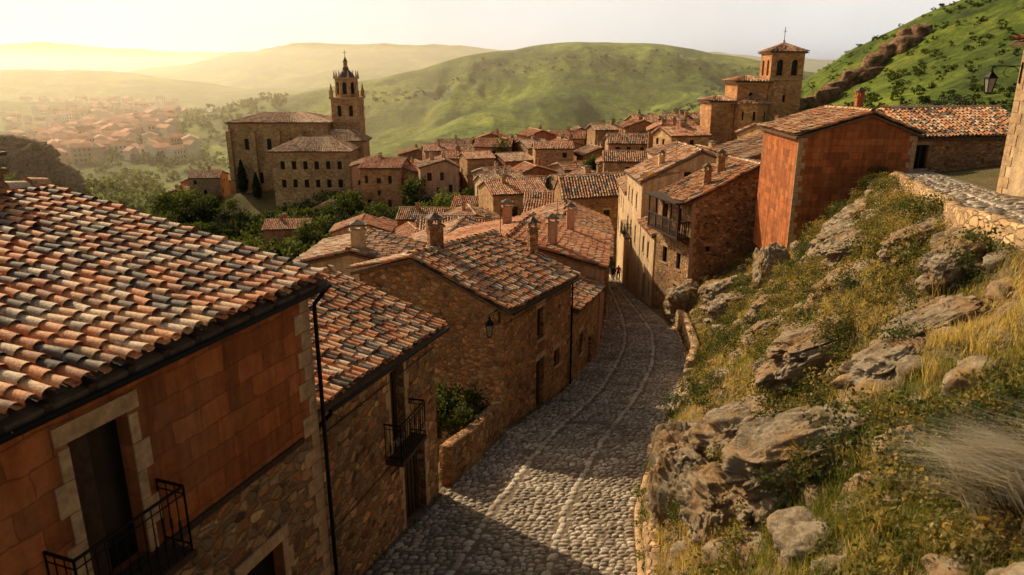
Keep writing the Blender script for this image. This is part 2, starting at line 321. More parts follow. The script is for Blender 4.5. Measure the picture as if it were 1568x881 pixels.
# ---------------------------------------------------------------- cobbles
def cobbles(name,fl,fr,fz,y0,y1,row=.17,st=.21,strips=(.32,.67)):
    oct_=np.array([[1,.55],[.6,1],[-.6,1],[-1,.55],[-1,-.55],[-.6,-1],[.6,-1],[1,-.55]])*.5
    cx=[];cy=[];sx=[];sy=[];rn=[];hh=[]
    y=y0;r=0
    while y<y1:
        if y>45: row=.24;st=.3
        a=float(fl(y))+.05;b=float(fr(y))-.12;W=b-a; n=max(2,int(W/st))
        wd=rng.uniform(.6,1.4,n); cs=np.cumsum(wd); x=a+(cs-wd/2)/cs[-1]*W; wd=wd/cs[-1]*W
        yo=fbm(x*1.3,np.full(n,y*1.3),21,2)*.14
        ok=np.ones(n,bool)
        for s in strips: ok&=np.abs(x-(a+W*s))>.12+st*.25
        x=x[ok];wd=wd[ok];yo=yo[ok];k=len(x)
        cx+=list(x);cy+=list(y+yo+rng.normal(0,.018,k));sx+=list(wd*rng.uniform(.82,.98,k));sy+=[row*v for v in rng.uniform(.76,1.05,k)];rn+=list(np.clip(rng.normal(.45,.24,k),0,1));hh+=list(rng.uniform(.010,.048,k))
        y+=row;r+=1
    y=y0
    while y<y1:
        a=float(fl(y))+.05;b=float(fr(y))-.12;W=b-a; l=rng.uniform(.25,.42)
        for s in strips:
            cx.append(a+W*s+rng.normal(0,.025));cy.append(y+l/2);sx.append(rng.uniform(.18,.26));sy.append(l*.95);rn.append(rng.uniform(.45,.95));hh.append(rng.uniform(.025,.04))
        y+=l
    cx,cy,sx,sy,hh=map(np.array,(cx,cy,sx,sy,hh)); n=len(cx)
    ang=rng.normal(0,.13,n)
    slope=(fl(cy+1)-fl(cy-1)+fr(cy+1)-fr(cy-1))/4
    tx=rng.normal(0,.06,n);P=[]
    for sc,hz in ((1.0,-.02),(.74,1.0)):
        q=oct_[None]*sc*(1+rng.normal(0,.10,(n,8,2)))
        ox=q[...,0]*sx[:,None];oy=q[...,1]*sy[:,None]
        xx=cx[:,None]+ox*np.cos(ang)[:,None]-oy*np.sin(ang)[:,None]+oy*slope[:,None];yy=cy[:,None]+oy*np.cos(ang)[:,None]+ox*np.sin(ang)[:,None]
        P.append(np.stack([xx,yy,fz(yy)+(hh[:,None]+ox*tx[:,None] if hz>0 else -.015)],-1))
    P.append(np.stack([cx,cy,fz(cy)+hh*1.15],-1)[:,None]); V=np.concatenate(P,1)
    t=[]
    for i in range(8): j=(i+1)%8; t.append((i,j,8+j,8+i))
    for i in (0,2,4,6): t.append((16,8+i,8+i+1,8+(i+2)%8))
    t=np.array(t); F=(t[None]+np.arange(n)[:,None,None]*17).reshape(-1,4)
    o=np_mesh(name,V.reshape(-1,3),F,M['cob'],np.repeat(rn,12),smooth=False)
    ys=np.arange(y0-.5,y1+.5,.5); b=MB()
    for a,c in zip(ys[:-1],ys[1:]):
        b.face([(fl(a)-.2,a,fz(a)),(fr(a)+.05,a,fz(a)),(fr(c)+.05,c,fz(c)),(fl(c)-.2,c,fz(c))])
    bb=b.obj('joint_bed',[M['cobm']]); bb.parent=o
cobbles('cobbled_street',Xl,Xr,zs,8.0,82)
fpz=lambda y: zc(y)+.03
cobbles('cobbled_path',lambda y:Xc(y)+.15,lambda y:Xc(y)+2.4,fpz,8,42,.25,.32,(.5,))
def ribbon(name,pts,th,mat,jit=.04,side=0,parent=None):
    P=np.array(pts,float); L=np.concatenate([[0],np.cumsum(np.hypot(*np.diff(P[:,:2],axis=0).T))]); n=max(3,int(L[-1]/.12))
    s=np.linspace(0,L[-1],n); Q=np.stack([np.interp(s,L,P[:,i]) for i in range(4)],1)
    T=np.gradient(Q[:,:2],axis=0);T/=np.linalg.norm(T,axis=1)[:,None]; N=np.stack([T[:,1],-T[:,0]],1)
    prof=[(-.5,0),(-.5,.5),(-.49,.97),(-.4,1),(0,1.0),(.4,1),(.49,.97),(.5,.5),(.5,0)]
    V=[]
    for o,h in prof:
        j=fbm(s*2.3+o*3,s*0+h*2,7,3)*jit*2
        top=(cell(s/.38,s*0,s*0+3)*.5+fbm(s*5,s*0+o,3,2)*.5)*jit*1.0*(h>.9)
        V.append(np.stack([Q[:,0]+N[:,0]*(o*th+side*th/2+j*.4),Q[:,1]+N[:,1]*(o*th+side*th/2+j*.4),Q[:,2]+(Q[:,3]-Q[:,2])*h+top],1))
    V=np.stack(V,1);k=len(prof);idx=np.arange(n*k).reshape(n,k)
    F=np.stack([idx[:-1,:-1],idx[1:,:-1],idx[1:,1:],idx[:-1,1:]],-1).reshape(-1,4)
    caps=[]
    for r in (0,n-1): caps+= [[idx[r,0],idx[r,1],idx[r,7],idx[r,8]],[idx[r,1],idx[r,2],idx[r,6],idx[r,7]],[idx[r,2],idx[r,3],idx[r,5],idx[r,6]]]
    return np_mesh(name,V.reshape(-1,3),np.vstack([F,np.array(caps)]),mat,parent=parent)
yy=np.arange(11,36.5,1.0)
ribbon('path_retaining_wall',[(float(Xc(y))-.15+.1*math.sin(y),y,float(zc(y))-1.4,float(zc(y))+.22+.06*math.sin(y*1.7)) for y in yy],.38,M['rub3'],.06)
ribbon('street_retaining_wall',[(float(Xr(y))+.2,y,float(zs(y))-.5,float(zs(y))+.75) for y in np.arange(8,15.5,1.0)],.35,M['rub3'],.06)
ribbon('street_retaining_wall',[(float(Xr(y))+.25,y,float(zs(y))-.5,float(zs(y))+1.3) for y in np.arange(30,47.5,1.0)],.4,M['rub3'],.06)
ribbon('street_kerb',[(float(Xr(y))-.04,y,float(zs(y))-.3,float(zs(y))+.10) for y in np.arange(8,47,1.0)],.16,M['trim'],.015)
ribbon('garden_wall',[(-1.95,18.75,-12.5,-10.45),(-1.2,21,-12.8,-10.9),(-.5,23.6,-13.2,-11.35)],.4,M['rub'],.035)
# ---------------------------------------------------------------- roofs
def lerp(a,b,t): return a+(b-a)*t
def tiles(P00,P10,P01,P11,wc=.3,lc=.42,seg=5,pan=True,jit=1.):
    P00,P10,P01,P11=[np.array(p,float) for p in (P00,P10,P01,P11)]
    Lu=max(np.linalg.norm(P10-P00),.1);Lv=np.linalg.norm((P01+P11)/2-(P00+P10)/2)
    nu=max(1,int(round(Lu/wc)));nv=max(1,int(round(Lv/lc)))
    eu=(P10-P00)/Lu; sv=(P01+P11)/2-(P00+P10)/2; sv/=np.linalg.norm(sv); n=np.cross(eu,sv); n/=np.linalg.norm(n)
    if n[2]<0:n=-n
    ph=rng.uniform(0,50)
    def B(u,v):
        uu=u[...,None];vv=v[...,None]; p=(P00*(1-uu)+P10*uu)*(1-vv)+(P01*(1-uu)+P11*uu)*vv
        sag=fbm(u*Lu*.35+ph,v*Lv*.35,11,2)*.07
        return p+n*sag[...,None]
    w0=Lu/nu;w1=np.linalg.norm(P11-P01)/nu
    Vs=[];Fs=[];Rs=[];off=0
    for kind in ((0,1) if pan else (0,)):
        N=nu if kind==0 else nu+1
        I,J=np.meshgrid(np.arange(N),np.arange(nv),indexing='ij');I=I.ravel();J=J.ravel();k=len(I)
        u=(I+.5)/nu if kind==0 else I/nu
        rowj=rng.normal(0,.14,N)[I]*(J>0)
        va=np.clip((J+rowj)/nv,0,1); vb=np.minimum((J+rowj+1.22)/nv,1.0)
        jj=lambda s:rng.normal(0,s*jit*min(wc/.22,1.3),(k,1))
        p0=B(u,va)+eu*jj(.014)+sv*jj(.025)+n*jj(.008); p1=B(u,vb)+eu*jj(.014)
        wa=(w0*(1-va)+w1*va)[:,None];wb=(w0*(1-vb)+w1*vb)[:,None]
        th=np.linspace(0,math.pi,seg+1)
        s=1 if kind==0 else -1
        ra,rb=(.41,.33) if kind==0 else (.30,.33)
        la,lb=(.05,.012) if kind==0 else (.025,0)
        hgt=1.0 if kind==0 else .5
        c=np.cos(th)[None,:,None];si=np.sin(th)[None,:,None]
        A=p0[:,None]-eu*c*(ra*wa)[:,None]+n*(si*(ra*wa)[:,None]*s*hgt+la)
        Bq=p1[:,None]-eu*c*(rb*wb)[:,None]+n*(si*(rb*wb)[:,None]*s*hgt+lb)
        V=np.concatenate([A,Bq],1); m=seg+1
        t=np.array([(q,q+1,m+q+1,m+q) for q in range(seg)])
        F=(t[None]+np.arange(k)[:,None,None]*2*m).reshape(-1,4)+off
        pz=fbm(u*Lu*.6+ph,va*Lv*.6,31,3)*.3
        R=np.clip(rng.beta(1.2,1.1,k)+pz-(0.15 if kind else 0),0,1)
        Vs.append(V.reshape(-1,3));Fs.append(F);Rs.append(np.repeat(R,seg));off+=len(V)*2*m
    return np.vstack(Vs),np.vstack(Fs),np.concatenate(Rs),n
def merge(parts):
    V=[];F=[];R=[];o=0
    for v,f,r in parts: V.append(v);F.append(f+o);R.append(r);o+=len(v)
    return np.vstack(V),np.vstack(F),np.concatenate(R)
def slab(mb,P00,P10,P11,P01,n,th=.12,off=-.10,m=0):
    a=[np.array(p,float)+n*off for p in (P00,P10,P11,P01)]; b=[p-n*th for p in a]
    mb.face(a,m);mb.face(b[::-1],m)
    for i in range(4): j=(i+1)%4; mb.face([a[i],b[i],b[j],a[j]],m)
def ridgecap(P,Q,wc=.36,lc=.45,seg=5):
    P=np.array(P,float);Q=np.array(Q,float);d=Q-P; s=np.array([d[1],-d[0],0]);s/=np.linalg.norm(s); up=np.array([0,0,.02])
    v,f,r,n=tiles(P-s*wc/2+up,P+s*wc/2+up,Q-s*wc/2+up,Q+s*wc/2+up,wc,lc,seg,False); return v,f,np.clip(r*.4+.6,0,.93)
# ---------------------------------------------------------------- walls
def wall(mb,P,Q,zb,tops,ops=(),split=None,m=0,m2=0,trim=True,depth=.22):
    P=np.array(P,float);Q=np.array(Q,float);L=np.linalg.norm(Q-P);d=(Q-P)/L;o=np.array([d[1],-d[0]])
    pt=lambda k,z,out=0:(P[0]+d[0]*k+o[0]*out,P[1]+d[1]*k+o[1]*out,z)
    top=lambda k:float(np.interp(k/L,[t for t,_ in tops],[z for _,z in tops]))
    ks=sorted({0.,float(L),*[round(t*L,4) for t,_ in tops if 0<t<1],*[float(q) for a in ops for q in a[:2]]})
    zz={float(zb),*[float(q) for a in ops for q in a[2:4]]}
    if split is not None: zz.add(split)
    zz=sorted(zz)
    for a,b in zip(ks[:-1],ks[1:]):
        for z0,z1 in zip(zz[:-1],zz[1:]):
            km=(a+b)/2;zm=(z0+z1)/2
            if any(q[0]<km<q[1] and q[2]<zm<q[3] for q in ops): continue
            mb.face([pt(a,z0),pt(b,z0),pt(b,z1),pt(a,z1)],m2 if split is not None and zm<split else m)
        mb.face([pt(a,zz[-1]),pt(b,zz[-1]),pt(b,top(b)),pt(a,top(a))],m)
    V=lambda k,z,out:np.array(pt(k,z,out))
    def bx(k0,k1,z0,z1,o0,o1,mm): mb.box(V(k0,z0,o0),V(k1,z0,o0)-V(k0,z0,o0),V(k0,z0,o1)-V(k0,z0,o0),(0,0,z1-z0),mm)
    for q in ops:
        k0,k1,z0,z1,kind=q[:5]; arch=len(q)>5
        mb.face([pt(k0,z0),pt(k0,z1),pt(k0,z1,-depth),pt(k0,z0,-depth)],m);mb.face([pt(k1,z0,-depth),pt(k1,z1,-depth),pt(k1,z1),pt(k1,z0)],m)
        mb.face([pt(k0,z1),pt(k1,z1),pt(k1,z1,-depth),pt(k0,z1,-depth)],m);mb.face([pt(k0,z0,-depth),pt(k1,z0,-depth),pt(k1,z0),pt(k0,z0)],m)
        mb.face([pt(k0,z0,-depth),pt(k1,z0,-depth),pt(k1,z1,-depth),pt(k0,z1,-depth)],2 if kind=='door' else 3)
        w=k1-k0
        if arch:
            r=w/2;zc_=z1-r
            for sg in (0,1):
                pts=[pt(k0 if sg==0 else k1,z1)]
                for i in range(7):
                    a=math.pi/2*i/6; kk=k0+r-r*math.cos(a) if sg==0 else k1-r+r*math.cos(a)
                    pts.append(pt(kk,zc_+r*math.sin(a)))
                mb.face(pts if sg==0 else pts[::-1],m)
        if kind=='win' and not arch:
            bx(k0,k0+.06,z0,z1,-depth+.01,-depth+.06,2);bx(k1-.06,k1,z0,z1,-depth+.01,-depth+.06,2);bx(k0+.06,k1-.06,z1-.06,z1,-depth+.01,-depth+.06,2)
            bx((k0+k1)/2-.03,(k0+k1)/2+.03,z0,z1-.06,-depth+.012,-depth+.062,2)
        if kind=='door' and w>.6:
            for i in range(1,int(w/.2)): bx(k0+i*w/int(w/.2)-.012,k0+i*w/int(w/.2)+.012,z0,z1,-depth+.002,-depth+.02,3)
        if trim and not arch:
            bx(k0-.17,k1+.17,z1,z1+.24,-.06,.03,1)
            if kind!='door': bx(k0-.12,k1+.12,z0-.1,z0,-.06,.07,1)
            if trim==2:
                z=z0;i=0
                while z<z1-.05:
                    h=min(.42,z1-z);e=.26 if i%2 else .14
                    bx(k0-e,k0-.001,z,z+h-.012,-.06,.022,1);bx(k1+.001,k1+e,z,z+h-.012,-.06,.022,1);z+=h;i+=1
    return pt,L
def quoins(mb,pt,k,z0,z1,sgn,m=1):
    z=z0;i=0
    while z<z1-.1:
        e=(.45 if i%2 else .26)+random.uniform(-.05,.05); hq=random.uniform(.28,.4); a=np.array(pt(k,z,-.05));b=np.array(pt(k+sgn*e,z,-.05));c=np.array(pt(k,z,.018))
        mb.box(a,b-a,c-a,(0,0,min(hq,z1-z)-.015),m); z+=hq;i+=1
def chimney(mb,x,y,z0,z1,w=.6,ang=0,m=0):
    mb.cbox(x,y,z0,z1,w,w*.85,m,ang); mb.cbox(x,y,z1,z1+.08,w+.14,w*.85+.14,m,ang)
    for sx in (-1,1):
        for sy in (-1,1): mb.cbox(x+sx*w*.35,y+sy*w*.3,z1+.08,z1+.3,.12,.12,m,0)
    mb.cbox(x,y,z1+.3,z1+.37,w+.16,w*.85+.16,4,ang); mb.prism(x,y,z1+.37,z1+.55,w*.72,.05,4,4,math.pi/4+ang)
def house(name,A,B,C,D,zA,zB,zC,zD,zr0,zr1,zb,wm,ops={},rf=.5,tile='tile',wc=.3,lc=.42,seg=5,pan=True,oh=.35,vo=.15,split=None,wm2=None,chim=(),trim=True,qn=False,extra=None):
    A,B,C,D=[np.array(p,float) for p in (A,B,C,D)]
    ctr=(A+B+C+D)/4; e=empty(name,(ctr[0],ctr[1],zb))
    mb=MB(); 
    P3=lambda p,z:np.array([p[0],p[1],z])
    r0=lerp(A,D,rf);r1=lerp(B,C,rf)
    W=[(A,B,[(0,zA),(1,zB)]),(B,C,[(0,zB),(rf,zr1),(1,zC)]),(C,D,[(0,zC),(1,zD)]),(D,A,[(0,zD),(1-rf,zr0),(1,zA)])]
    for i,(p,q,t) in enumerate(W):
        pt,L=wall(mb,p,q,zb,t,ops.get(i,()),split,0,5 if wm2 else 0,trim)
        if qn and i in qn:
            quoins(mb,pt,0,zb,t[0][1]-.1,1);quoins(mb,pt,L,zb,t[-1][1]-.1,-1)
    for c in chim: chimney(mb,*c)
    if extra: extra(mb,e)
    mb.obj('walls',[wm,M['trim'],M['wood'],M['glass'],M['tile3'],wm2 or wm],e)
    R0=P3(r0,zr0);R1=P3(r1,zr1);rd=(R1-R0)/np.linalg.norm(R1-R0);up=np.array([0,0,.12])
    parts=[];sb=MB()
    for (p,q,zp,zq,Ra,Rb,sg) in ((A,B,zA,zB,R0,R1,1),(C,D,zC,zD,R1,R0,-1)):
        p3=P3(p,zp);q3=P3(q,zq)
        p3=p3+(p3-Ra)/np.linalg.norm(p3-Ra)*oh-rd*sg*vo+up;q3=q3+(q3-Rb)/np.linalg.norm(q3-Rb)*oh+rd*sg*vo+up
        a=Ra-rd*sg*vo+up;b=Rb+rd*sg*vo+up
        v,f,r,n=tiles(p3,q3,a,b,wc,lc,seg,pan); parts.append((v,f,r)); slab(sb,p3,q3,b,a,n)
    parts.append(ridgecap(R0-rd*vo+up*1.2,R1+rd*vo+up*1.2,max(.34,wc),max(.42,lc),seg))
    V,F,R=merge(parts); np_mesh('roof_tiles',V,F,M[tile],R,e,smooth=True); sb.obj('roof_deck',[M['mort']],e)
    return e
def balcony(pt,k0,k1,z,out,h,parent):
    b=MB(); V=lambda k,zz,o:np.array(pt(k,zz,o))
    b.box(V(k0,z-.1,0),V(k1,z-.1,0)-V(k0,z-.1,0),V(k0,z-.1,out)-V(k0,z-.1,0),(0,0,.1),1)
    path=[(k0+.03,.0),(k0+.03,out-.04),(k1-.03,out-.04),(k1-.03,0)]
    for (ka,oa),(kb,ob) in zip(path[:-1],path[1:]):
        for hh,r in ((h,.022),(.1,.014),(h*.88,.01)): b.pipe(pt(ka,z+hh,oa),pt(kb,z+hh,ob),r)
        n=max(2,int(math.hypot(kb-ka,ob-oa)/.13))
        for i in range(n+1):
            t=i/n; k=ka+(kb-ka)*t;o=oa+(ob-oa)*t
            b.pipe(pt(k,z,o),pt(k,z+h,o),.009 if 0<i<n else .016,0,5)
            if 0<i<n: b.pipe(pt(k,z+.25,o),pt(k,z+.42,o),.02,0,5)
    for k in (k0+.2,k1-.2): b.pipe(pt(k,z-.5,0),pt(k,z-.1,out-.1),.015)
    b.obj('balcony',[M['iron'],M['wood']],parent)
def wpt(P,Q):
    P=np.array(P,float);Q=np.array(Q,float);L=np.linalg.norm(Q-P);d=(Q-P)/L;o=np.array([d[1],-d[0]])
    return (lambda k,z,out=0:(P[0]+d[0]*k+o[0]*out,P[1]+d[1]*k+o[1]*out,z)),L
print('houses')
# H1
A=(-7.0,2.63);B=(-3.59,12.0);n=np.array([-.94,.342]);C=tuple(np.array(B)+12*n);D=tuple(np.array(A)+12*n)
pt,L=wpt(A,B)
ops={0:[(L-4.75,L-3.9,-6.3,-4.15,'void'),(L-2.3,L-1.3,-10.6,-7.85,'void')],1:[]}
e=house('plastered_house',A,B,C,D,-3.42,-3.42,-3.4,-3.4,-2.3,-2.3,-13,M['ora'],ops,.5,'tile',.215,.34,6,True,split=-6.3,wm2=M['rub'],trim=2,chim=[(-9.6,13.0,-2.9,-1.75,.55,-.35,5)],oh=.38)
balcony(pt,L-5.3,L-3.6,-6.3,.5,1.0,e)
b=MB(); quoins(b,pt,L,-10.5,-3.6,-1,0)
b.box(np.array(pt(0,-6.36,-.05)),np.array(pt(L-.5,-6.36,-.05))-np.array(pt(0,-6.36,-.05)),np.array(pt(0,-6.36,.05))-np.array(pt(0,-6.36,-.05)),(0,0,.1),3)
b.pipe(pt(0,-3.55,.42),pt(L+.1,-3.55,.42),.045,2,8); b.pipe(pt(L+.02,-3.55,.42),pt(L+.02,-3.9,.12),.04,2,8); b.pipe(pt(L+.02,-3.9,.12),pt(L+.02,-11,.12),.04,2,8)
for k in np.arange(.4,L,.55): a=np.array(pt(k,-3.55,-.1)); b.box(a,np.array(pt(k+.1,-3.55,-.1))-a,np.array(pt(k,-3.55,.36))-a,(0,0,.12),3)
a=np.array(pt(L-4.75,-6.28,-.2)); b.box(a,np.array(pt(L-4.4,-6.28,-.16))-a,np.array(pt(L-4.75,-6.28,-.16))-a,(0,0,2.1),3)
b.obj('trim_and_gutter',[M['trim'],M['mort'],M['iron'],M['wood']],e)
# H2
B=(-2.12,18.28);A=(-3.82,12.25);n=np.array([-.962,.272]);C=tuple(np.array(B)+6*n);D=tuple(np.array(A)+6*n)
pt,L=wpt(A,B)
ops={0:[(L-2.85,L-2.05,-8.85,-6.75,'door'),(L-2.3,L-.95,-11.9,-9.25,'door')]}
e=house('stone_house',A,B,C,D,-5.95,-6.5,-6.5,-5.95,-5.0,-5.4,-13.5,M['rub'],ops,.5,'tile',.215,.34,6,True,trim=2)
balcony(pt,L-3.25,L-1.75,-8.85,.45,.95,e)
b=MB(); b.pipe(pt(.1,-6.1,.40),pt(L+.1,-6.63,.40),.045,0,8);b.pipe(pt(.12,-6.15,.4),pt(.12,-6.5,.08),.04,0,8);b.pipe(pt(.12,-6.5,.08),pt(.12,-11.3,.08),.04,0,8)
b.pipe(pt(0,-6.75,.03),pt(L,-7.15,.03),.012,0,5);b.pipe(pt(0,-9.0,.03),pt(L-2.9,-9.1,.03),.01,0,5)
b.obj('gutter',[M['iron']],e)
# H3
A=(-.31,24.1);B=(2.6,30.2);n=np.array([-.903,.43]);C=tuple(np.array(B)+6.2*n);D=tuple(np.array(A)+6.2*n)
pt,L=wpt(A,B)
ops={0:[(3.0,3.75,-13.3,-11.15,'door'),(3.05,3.65,-10.25,-8.95,'win'),(4.9,5.5,-12.1,-11.35,'win')]}
e=house('stone_house',A,B,C,D,-8.02,-8.45,-7.9,-7.35,-6.6,-7.15,-15,M['rub2'],ops,.6,'tile',.22,.36,5,True,chim=[(-3.0,27.4,-7.2,-5.75,.55,.4,0),(.9,30.9,-8.2,-6.6,.4,.4,0)])
b=MB(); b.pipe(pt(0,-8.17,.4),pt(L+.1,-8.62,.4),.04,0,8);b.pipe(pt(L-.1,-8.6,.1),pt(L-.1,-13.6,.1),.04,0,8); b.pipe(pt(0,-8.6,.03),pt(L,-9.0,.03),.012,0,5); b.obj('gutter',[M['iron']],e)
# H4,H5...
house('stone_house',(2.75,30.6),(4.6,36.4),(-.15,37.9),(-2,32.1),-10.2,-10.9,-10.6,-9.9,-9.3,-9.9,-16,M['rub'],{0:[(1.5,2.2,-13.0,-11.9,'win'),(3.6,4.4,-14.9,-12.8,'door')]},.5,'tile',.24,.4,4,True)
house('pink_house',(4.72,36.7),(6.5,48.5),(-3.4,50),(-5.2,38.2),-9.9,-10.9,-10.7,-9.7,-8.6,-9.6,-18,M['pink'],{0:[(1.5,2.3,-12.6,-11.4,'win'),(4.5,5.4,-16,-13.7,'door'),(7,7.8,-13.2,-12,'win')],3:[(5.6,6.2,-11.5,-10.6,'win')]},.5,'tile2',.26,.42,4,True,chim=[(2.2,38.6,-9.4,-7.9,.55,0,0),(-.3,45,-9.5,-8.2,.6,0,0),(3.8,46,-10,-8.6,.5,0,0)])
house('stone_house',(6.8,49.3),(8.3,60),(-.5,61.3),(-2,50.6),-12.6,-13.2,-13,-12.4,-11.2,-11.8,-21,M['rub'],{0:[(2,2.8,-15,-13.8,'win'),(6,6.8,-16,-14.6,'win')]},.5,'tile3',.32,.5,4,False)
house('stone_house',(8.5,60.6),(9.5,72),(1.4,73),(.5,61.6),-13.5,-14.2,-14,-13.3,-12,-12.6,-22,M['crm'],{0:[(2,2.8,-16,-14.8,'win')]},.5,'tile',.32,.5,4,False)
house('stone_house',(6,84),(15,85.5),(14.4,93),(5.4,91.5),-14.3,-14,-14,-14.3,-12.3,-12.1,-24,M['rub2'],{0:[(2,2.8,-17,-15.8,'win'),(5,5.8,-17,-15.8,'win'),(4,5.1,-22.4,-20,'door')]},.5,'tile',.35,.55,4,False)
# right row
def gal(mb,e):
    p,L=wpt((11.0,53.5),(12.3,48.5)); V=lambda k,z,o:np.array(p(k,z,o))
    def bx(k0,k1,z0,z1,o0,o1,m): mb.box(V(k0,z0,o0),V(k1,z0,o0)-V(k0,z0,o0),V(k0,z0,o1)-V(k0,z0,o0),(0,0,z1-z0),m)
    bx(.3,L-.05,-11.1,-10.95,0,1.0,2); bx(.3,L-.05,-9.95,-9.85,.92,1.0,2); bx(.3,L-.05,-8.75,-8.6,.85,1.0,2)
    for k in np.linspace(.35,L-.2,5): bx(k,k+.12,-10.95,-8.75,.88,.99,2)
    for k in np.arange(.45,L-.1,.16): bx(k,k+.07,-10.95,-9.95,.93,.96,2)
    for o in np.arange(.1,.9,.16): bx(L-.1,L-.06,-10.95,-9.95,o,o+.07,2)
    bx(L-.12,L-.05,-9.95,-9.85,0,.92,2)
    bx(.2,L+.05,-8.6,-8.5,-.05,1.3,2)
    for k in (.6,L/2,L-.4): mb.box(V(k,-11.6,0),V(k+.12,-11.6,0)-V(k,-11.6,0),V(k,-11.1,.8)-V(k,-11.6,0),(0,0,.12),2)
house('gallery_house',(19.6,49.5),(20,57),(11.0,53.5),(12.3,48.5),-6.9,-7.0,-8.7,-8.4,-6.15,-6.4,-18,M['rub'],{3:[(4.7,5.3,-9.6,-8.8,'win'),(1.2,1.5,-12,-11.6,'win')],2:[(.9,1.6,-10.9,-9.2,'door'),(3,3.7,-10.9,-9.2,'door'),(1.2,1.9,-13.6,-12.4,'win'),(3.2,4.0,-17,-14.8,'door'),(3.4,4,-13.6,-12.4,'win')]},.37,'tile',.26,.42,4,True,qn=(3,),chim=[(13.6,50.2,-7.8,-6.6,.5,0,0),(15.0,52,-7,-5.8,.5,0,0)],extra=gal,oh=.6)
house('cream_house',(16,54),(16,59.6),(10.9,59.6),(10.95,54),-11,-11,-12,-12,-10.4,-10.4,-20,M['crm'],{2:[(1,1.7,-14.4,-13,'win'),(3,3.7,-14.4,-13,'win'),(2,2.9,-18.1,-15.9,'door'),(4.2,4.8,-17,-16,'win')]},.2,'tile',.3,.5,4,False)
e=house('cream_house',(17,60.5),(17.5,69),(11,68.5),(10.9,60),-6.8,-7,-9,-8.8,-6.4,-6.7,-20,M['crm'],{2:[(1,1.7,-11.5,-10.2,'win'),(3,3.7,-11.5,-10.2,'win'),(5.5,6.2,-11.5,-10.2,'win'),(1,1.8,-14.6,-13,'door'),(3,3.8,-14.6,-13,'door'),(5.6,6.3,-14.6,-13,'win'),(2,2.9,-19.5,-17,'door')],3:[(3.5,4.1,-8.8,-8,'win')]},.2,'tile',.3,.5,4,False,chim=[(13,63,-8.5,-7,.5,0,0)])
p_,l_=wpt((11,68.5),(10.9,60)); balcony(p_,.7,2.1,-14.6,.6,1,e); balcony(p_,2.7,4.1,-14.6,.6,1,e)
house('cream_house',(19,69.5),(19.5,79),(11.8,79),(11.1,69),-11,-11,-11.4,-11.2,-9.4,-9.6,-22,M['crm'],{2:[(1,1.7,-13.5,-12.3,'win'),(3.5,4.2,-13.5,-12.3,'win'),(6,6.7,-13.5,-12.3,'win'),(1,1.8,-16.6,-15,'win'),(4,4.8,-16.6,-15,'win')]},.5,'tile3',.32,.5,4,False)
house('orange_house',(22.2,40),(22.8,47),(16.3,47.5),(15.7,40),-3.25,-3.3,-3.4,-3.35,-2.2,-2.3,-11,M['ora'],{},.42,'tile',.24,.4,4,True,qn=(3,),oh=.3,vo=.25,chim=[(20.6,44,-2.8,-1.4,.4,0,0)])
house('stone_house',(22.6,41.2),(30.5,42.6),(30,49.5),(22.2,48.2),-3.5,-3.5,-3.5,-3.5,-2.25,-2.25,-8,M['rub2'],{0:[(.3,1.1,-5.3,-3.95,'win')]},.5,'tile',.25,.4,5,True)
house('cream_house',(24.5,15.5),(24.5,24.2),(16.25,24),(16.6,15),.95,.95,.95,.95,2.0,2.0,-6,M['crm'],{2:[(4,4.8,-1.5,0,'win')]},.5,'tile',.24,.38,5,True,qn=(2,),oh=.4)
house('small_house',(-5.2,33),(-5.0,38),(-10,38.5),(-10.2,33.2),-8.8,-9,-9,-8.8,-8.2,-8.4,-18,M['crm'],{3:[(1,1.6,-10.5,-9.6,'win')]},.5,'tile3',.28,.45,4,True,chim=[(-7.4,33.8,-8.6,-7.3,.7,.2,0)])
house('small_house',(-1,52),(0,60),(-8,61),(-9,53),-13.5,-13.5,-13.5,-13.5,-12.0,-12.0,-22,M['rub3'],{3:[(2,2.7,-16,-15,'win')]},.5,'tile',.32,.5,4,False)
# ---------------------------------------------------------------- town houses
placed=[]
wallmats=['rub3','rub2','rub3','crm','pink','red','ashr','rub3','ash','ash']
def townhouse(x,y,w,d,hgt,ang,alongx,wm,tile,name='town_house'):
    c,s=math.cos(ang),math.sin(ang)
    R=lambda a,b:(x+c*a-s*b,y+s*a+c*b)
    NL,NR,FR,FL=R(-w/2,-d/2),R(w/2,-d/2),R(w/2,d/2),R(-w/2,d/2)
    g=min(h1(*NL),h1(*NR),h1(x,y)); gm=h1(x,y)
    ze=gm+hgt; rise=(d if alongx else w)*.5*.34
    def rows(L,zlo):
        o=[]
        z=gm+1.0
        while z+1.2<ze-.5:
            k=1.0+random.random()*.6
            while k+.8<L-.6:
                if random.random()<.72: o.append((round(k,2),round(k+random.choice((.7,.8,.95)),2),round(z,2),round(z+(1.15 if random.random()<.7 else 1.7),2) if z+1.7<ze-.3 else round(z+1.1,2),'win' if random.random()<.6 else 'door'))
                k+=2.0+random.random()*.8
            z+=2.6
        return o
    if alongx: P=(NL,NR,FR,FL);ops={0:rows(w,g),3:rows(d,g),1:rows(d,g)}
    else: P=(NR,FR,FL,NL);ops={3:rows(w,g),2:rows(d,g),0:rows(d,g)}
    ch=[(x+random.uniform(-1.5,1.5),y+random.uniform(-1.5,1.5),ze,ze+rise+.7,random.uniform(.5,.9),ang,0) for _ in range(random.choice((0,1,1,2)))]
    house(name,*P,ze,ze,ze,ze,ze+rise,ze+rise,g-4,M[wm],ops,random.choice((.5,.5,.35,.6)),tile,.36,.7,3,False,chim=ch,oh=.45,vo=.3,trim=False if y>130 else True)
    placed.append((x,y,max(w,d)/2))
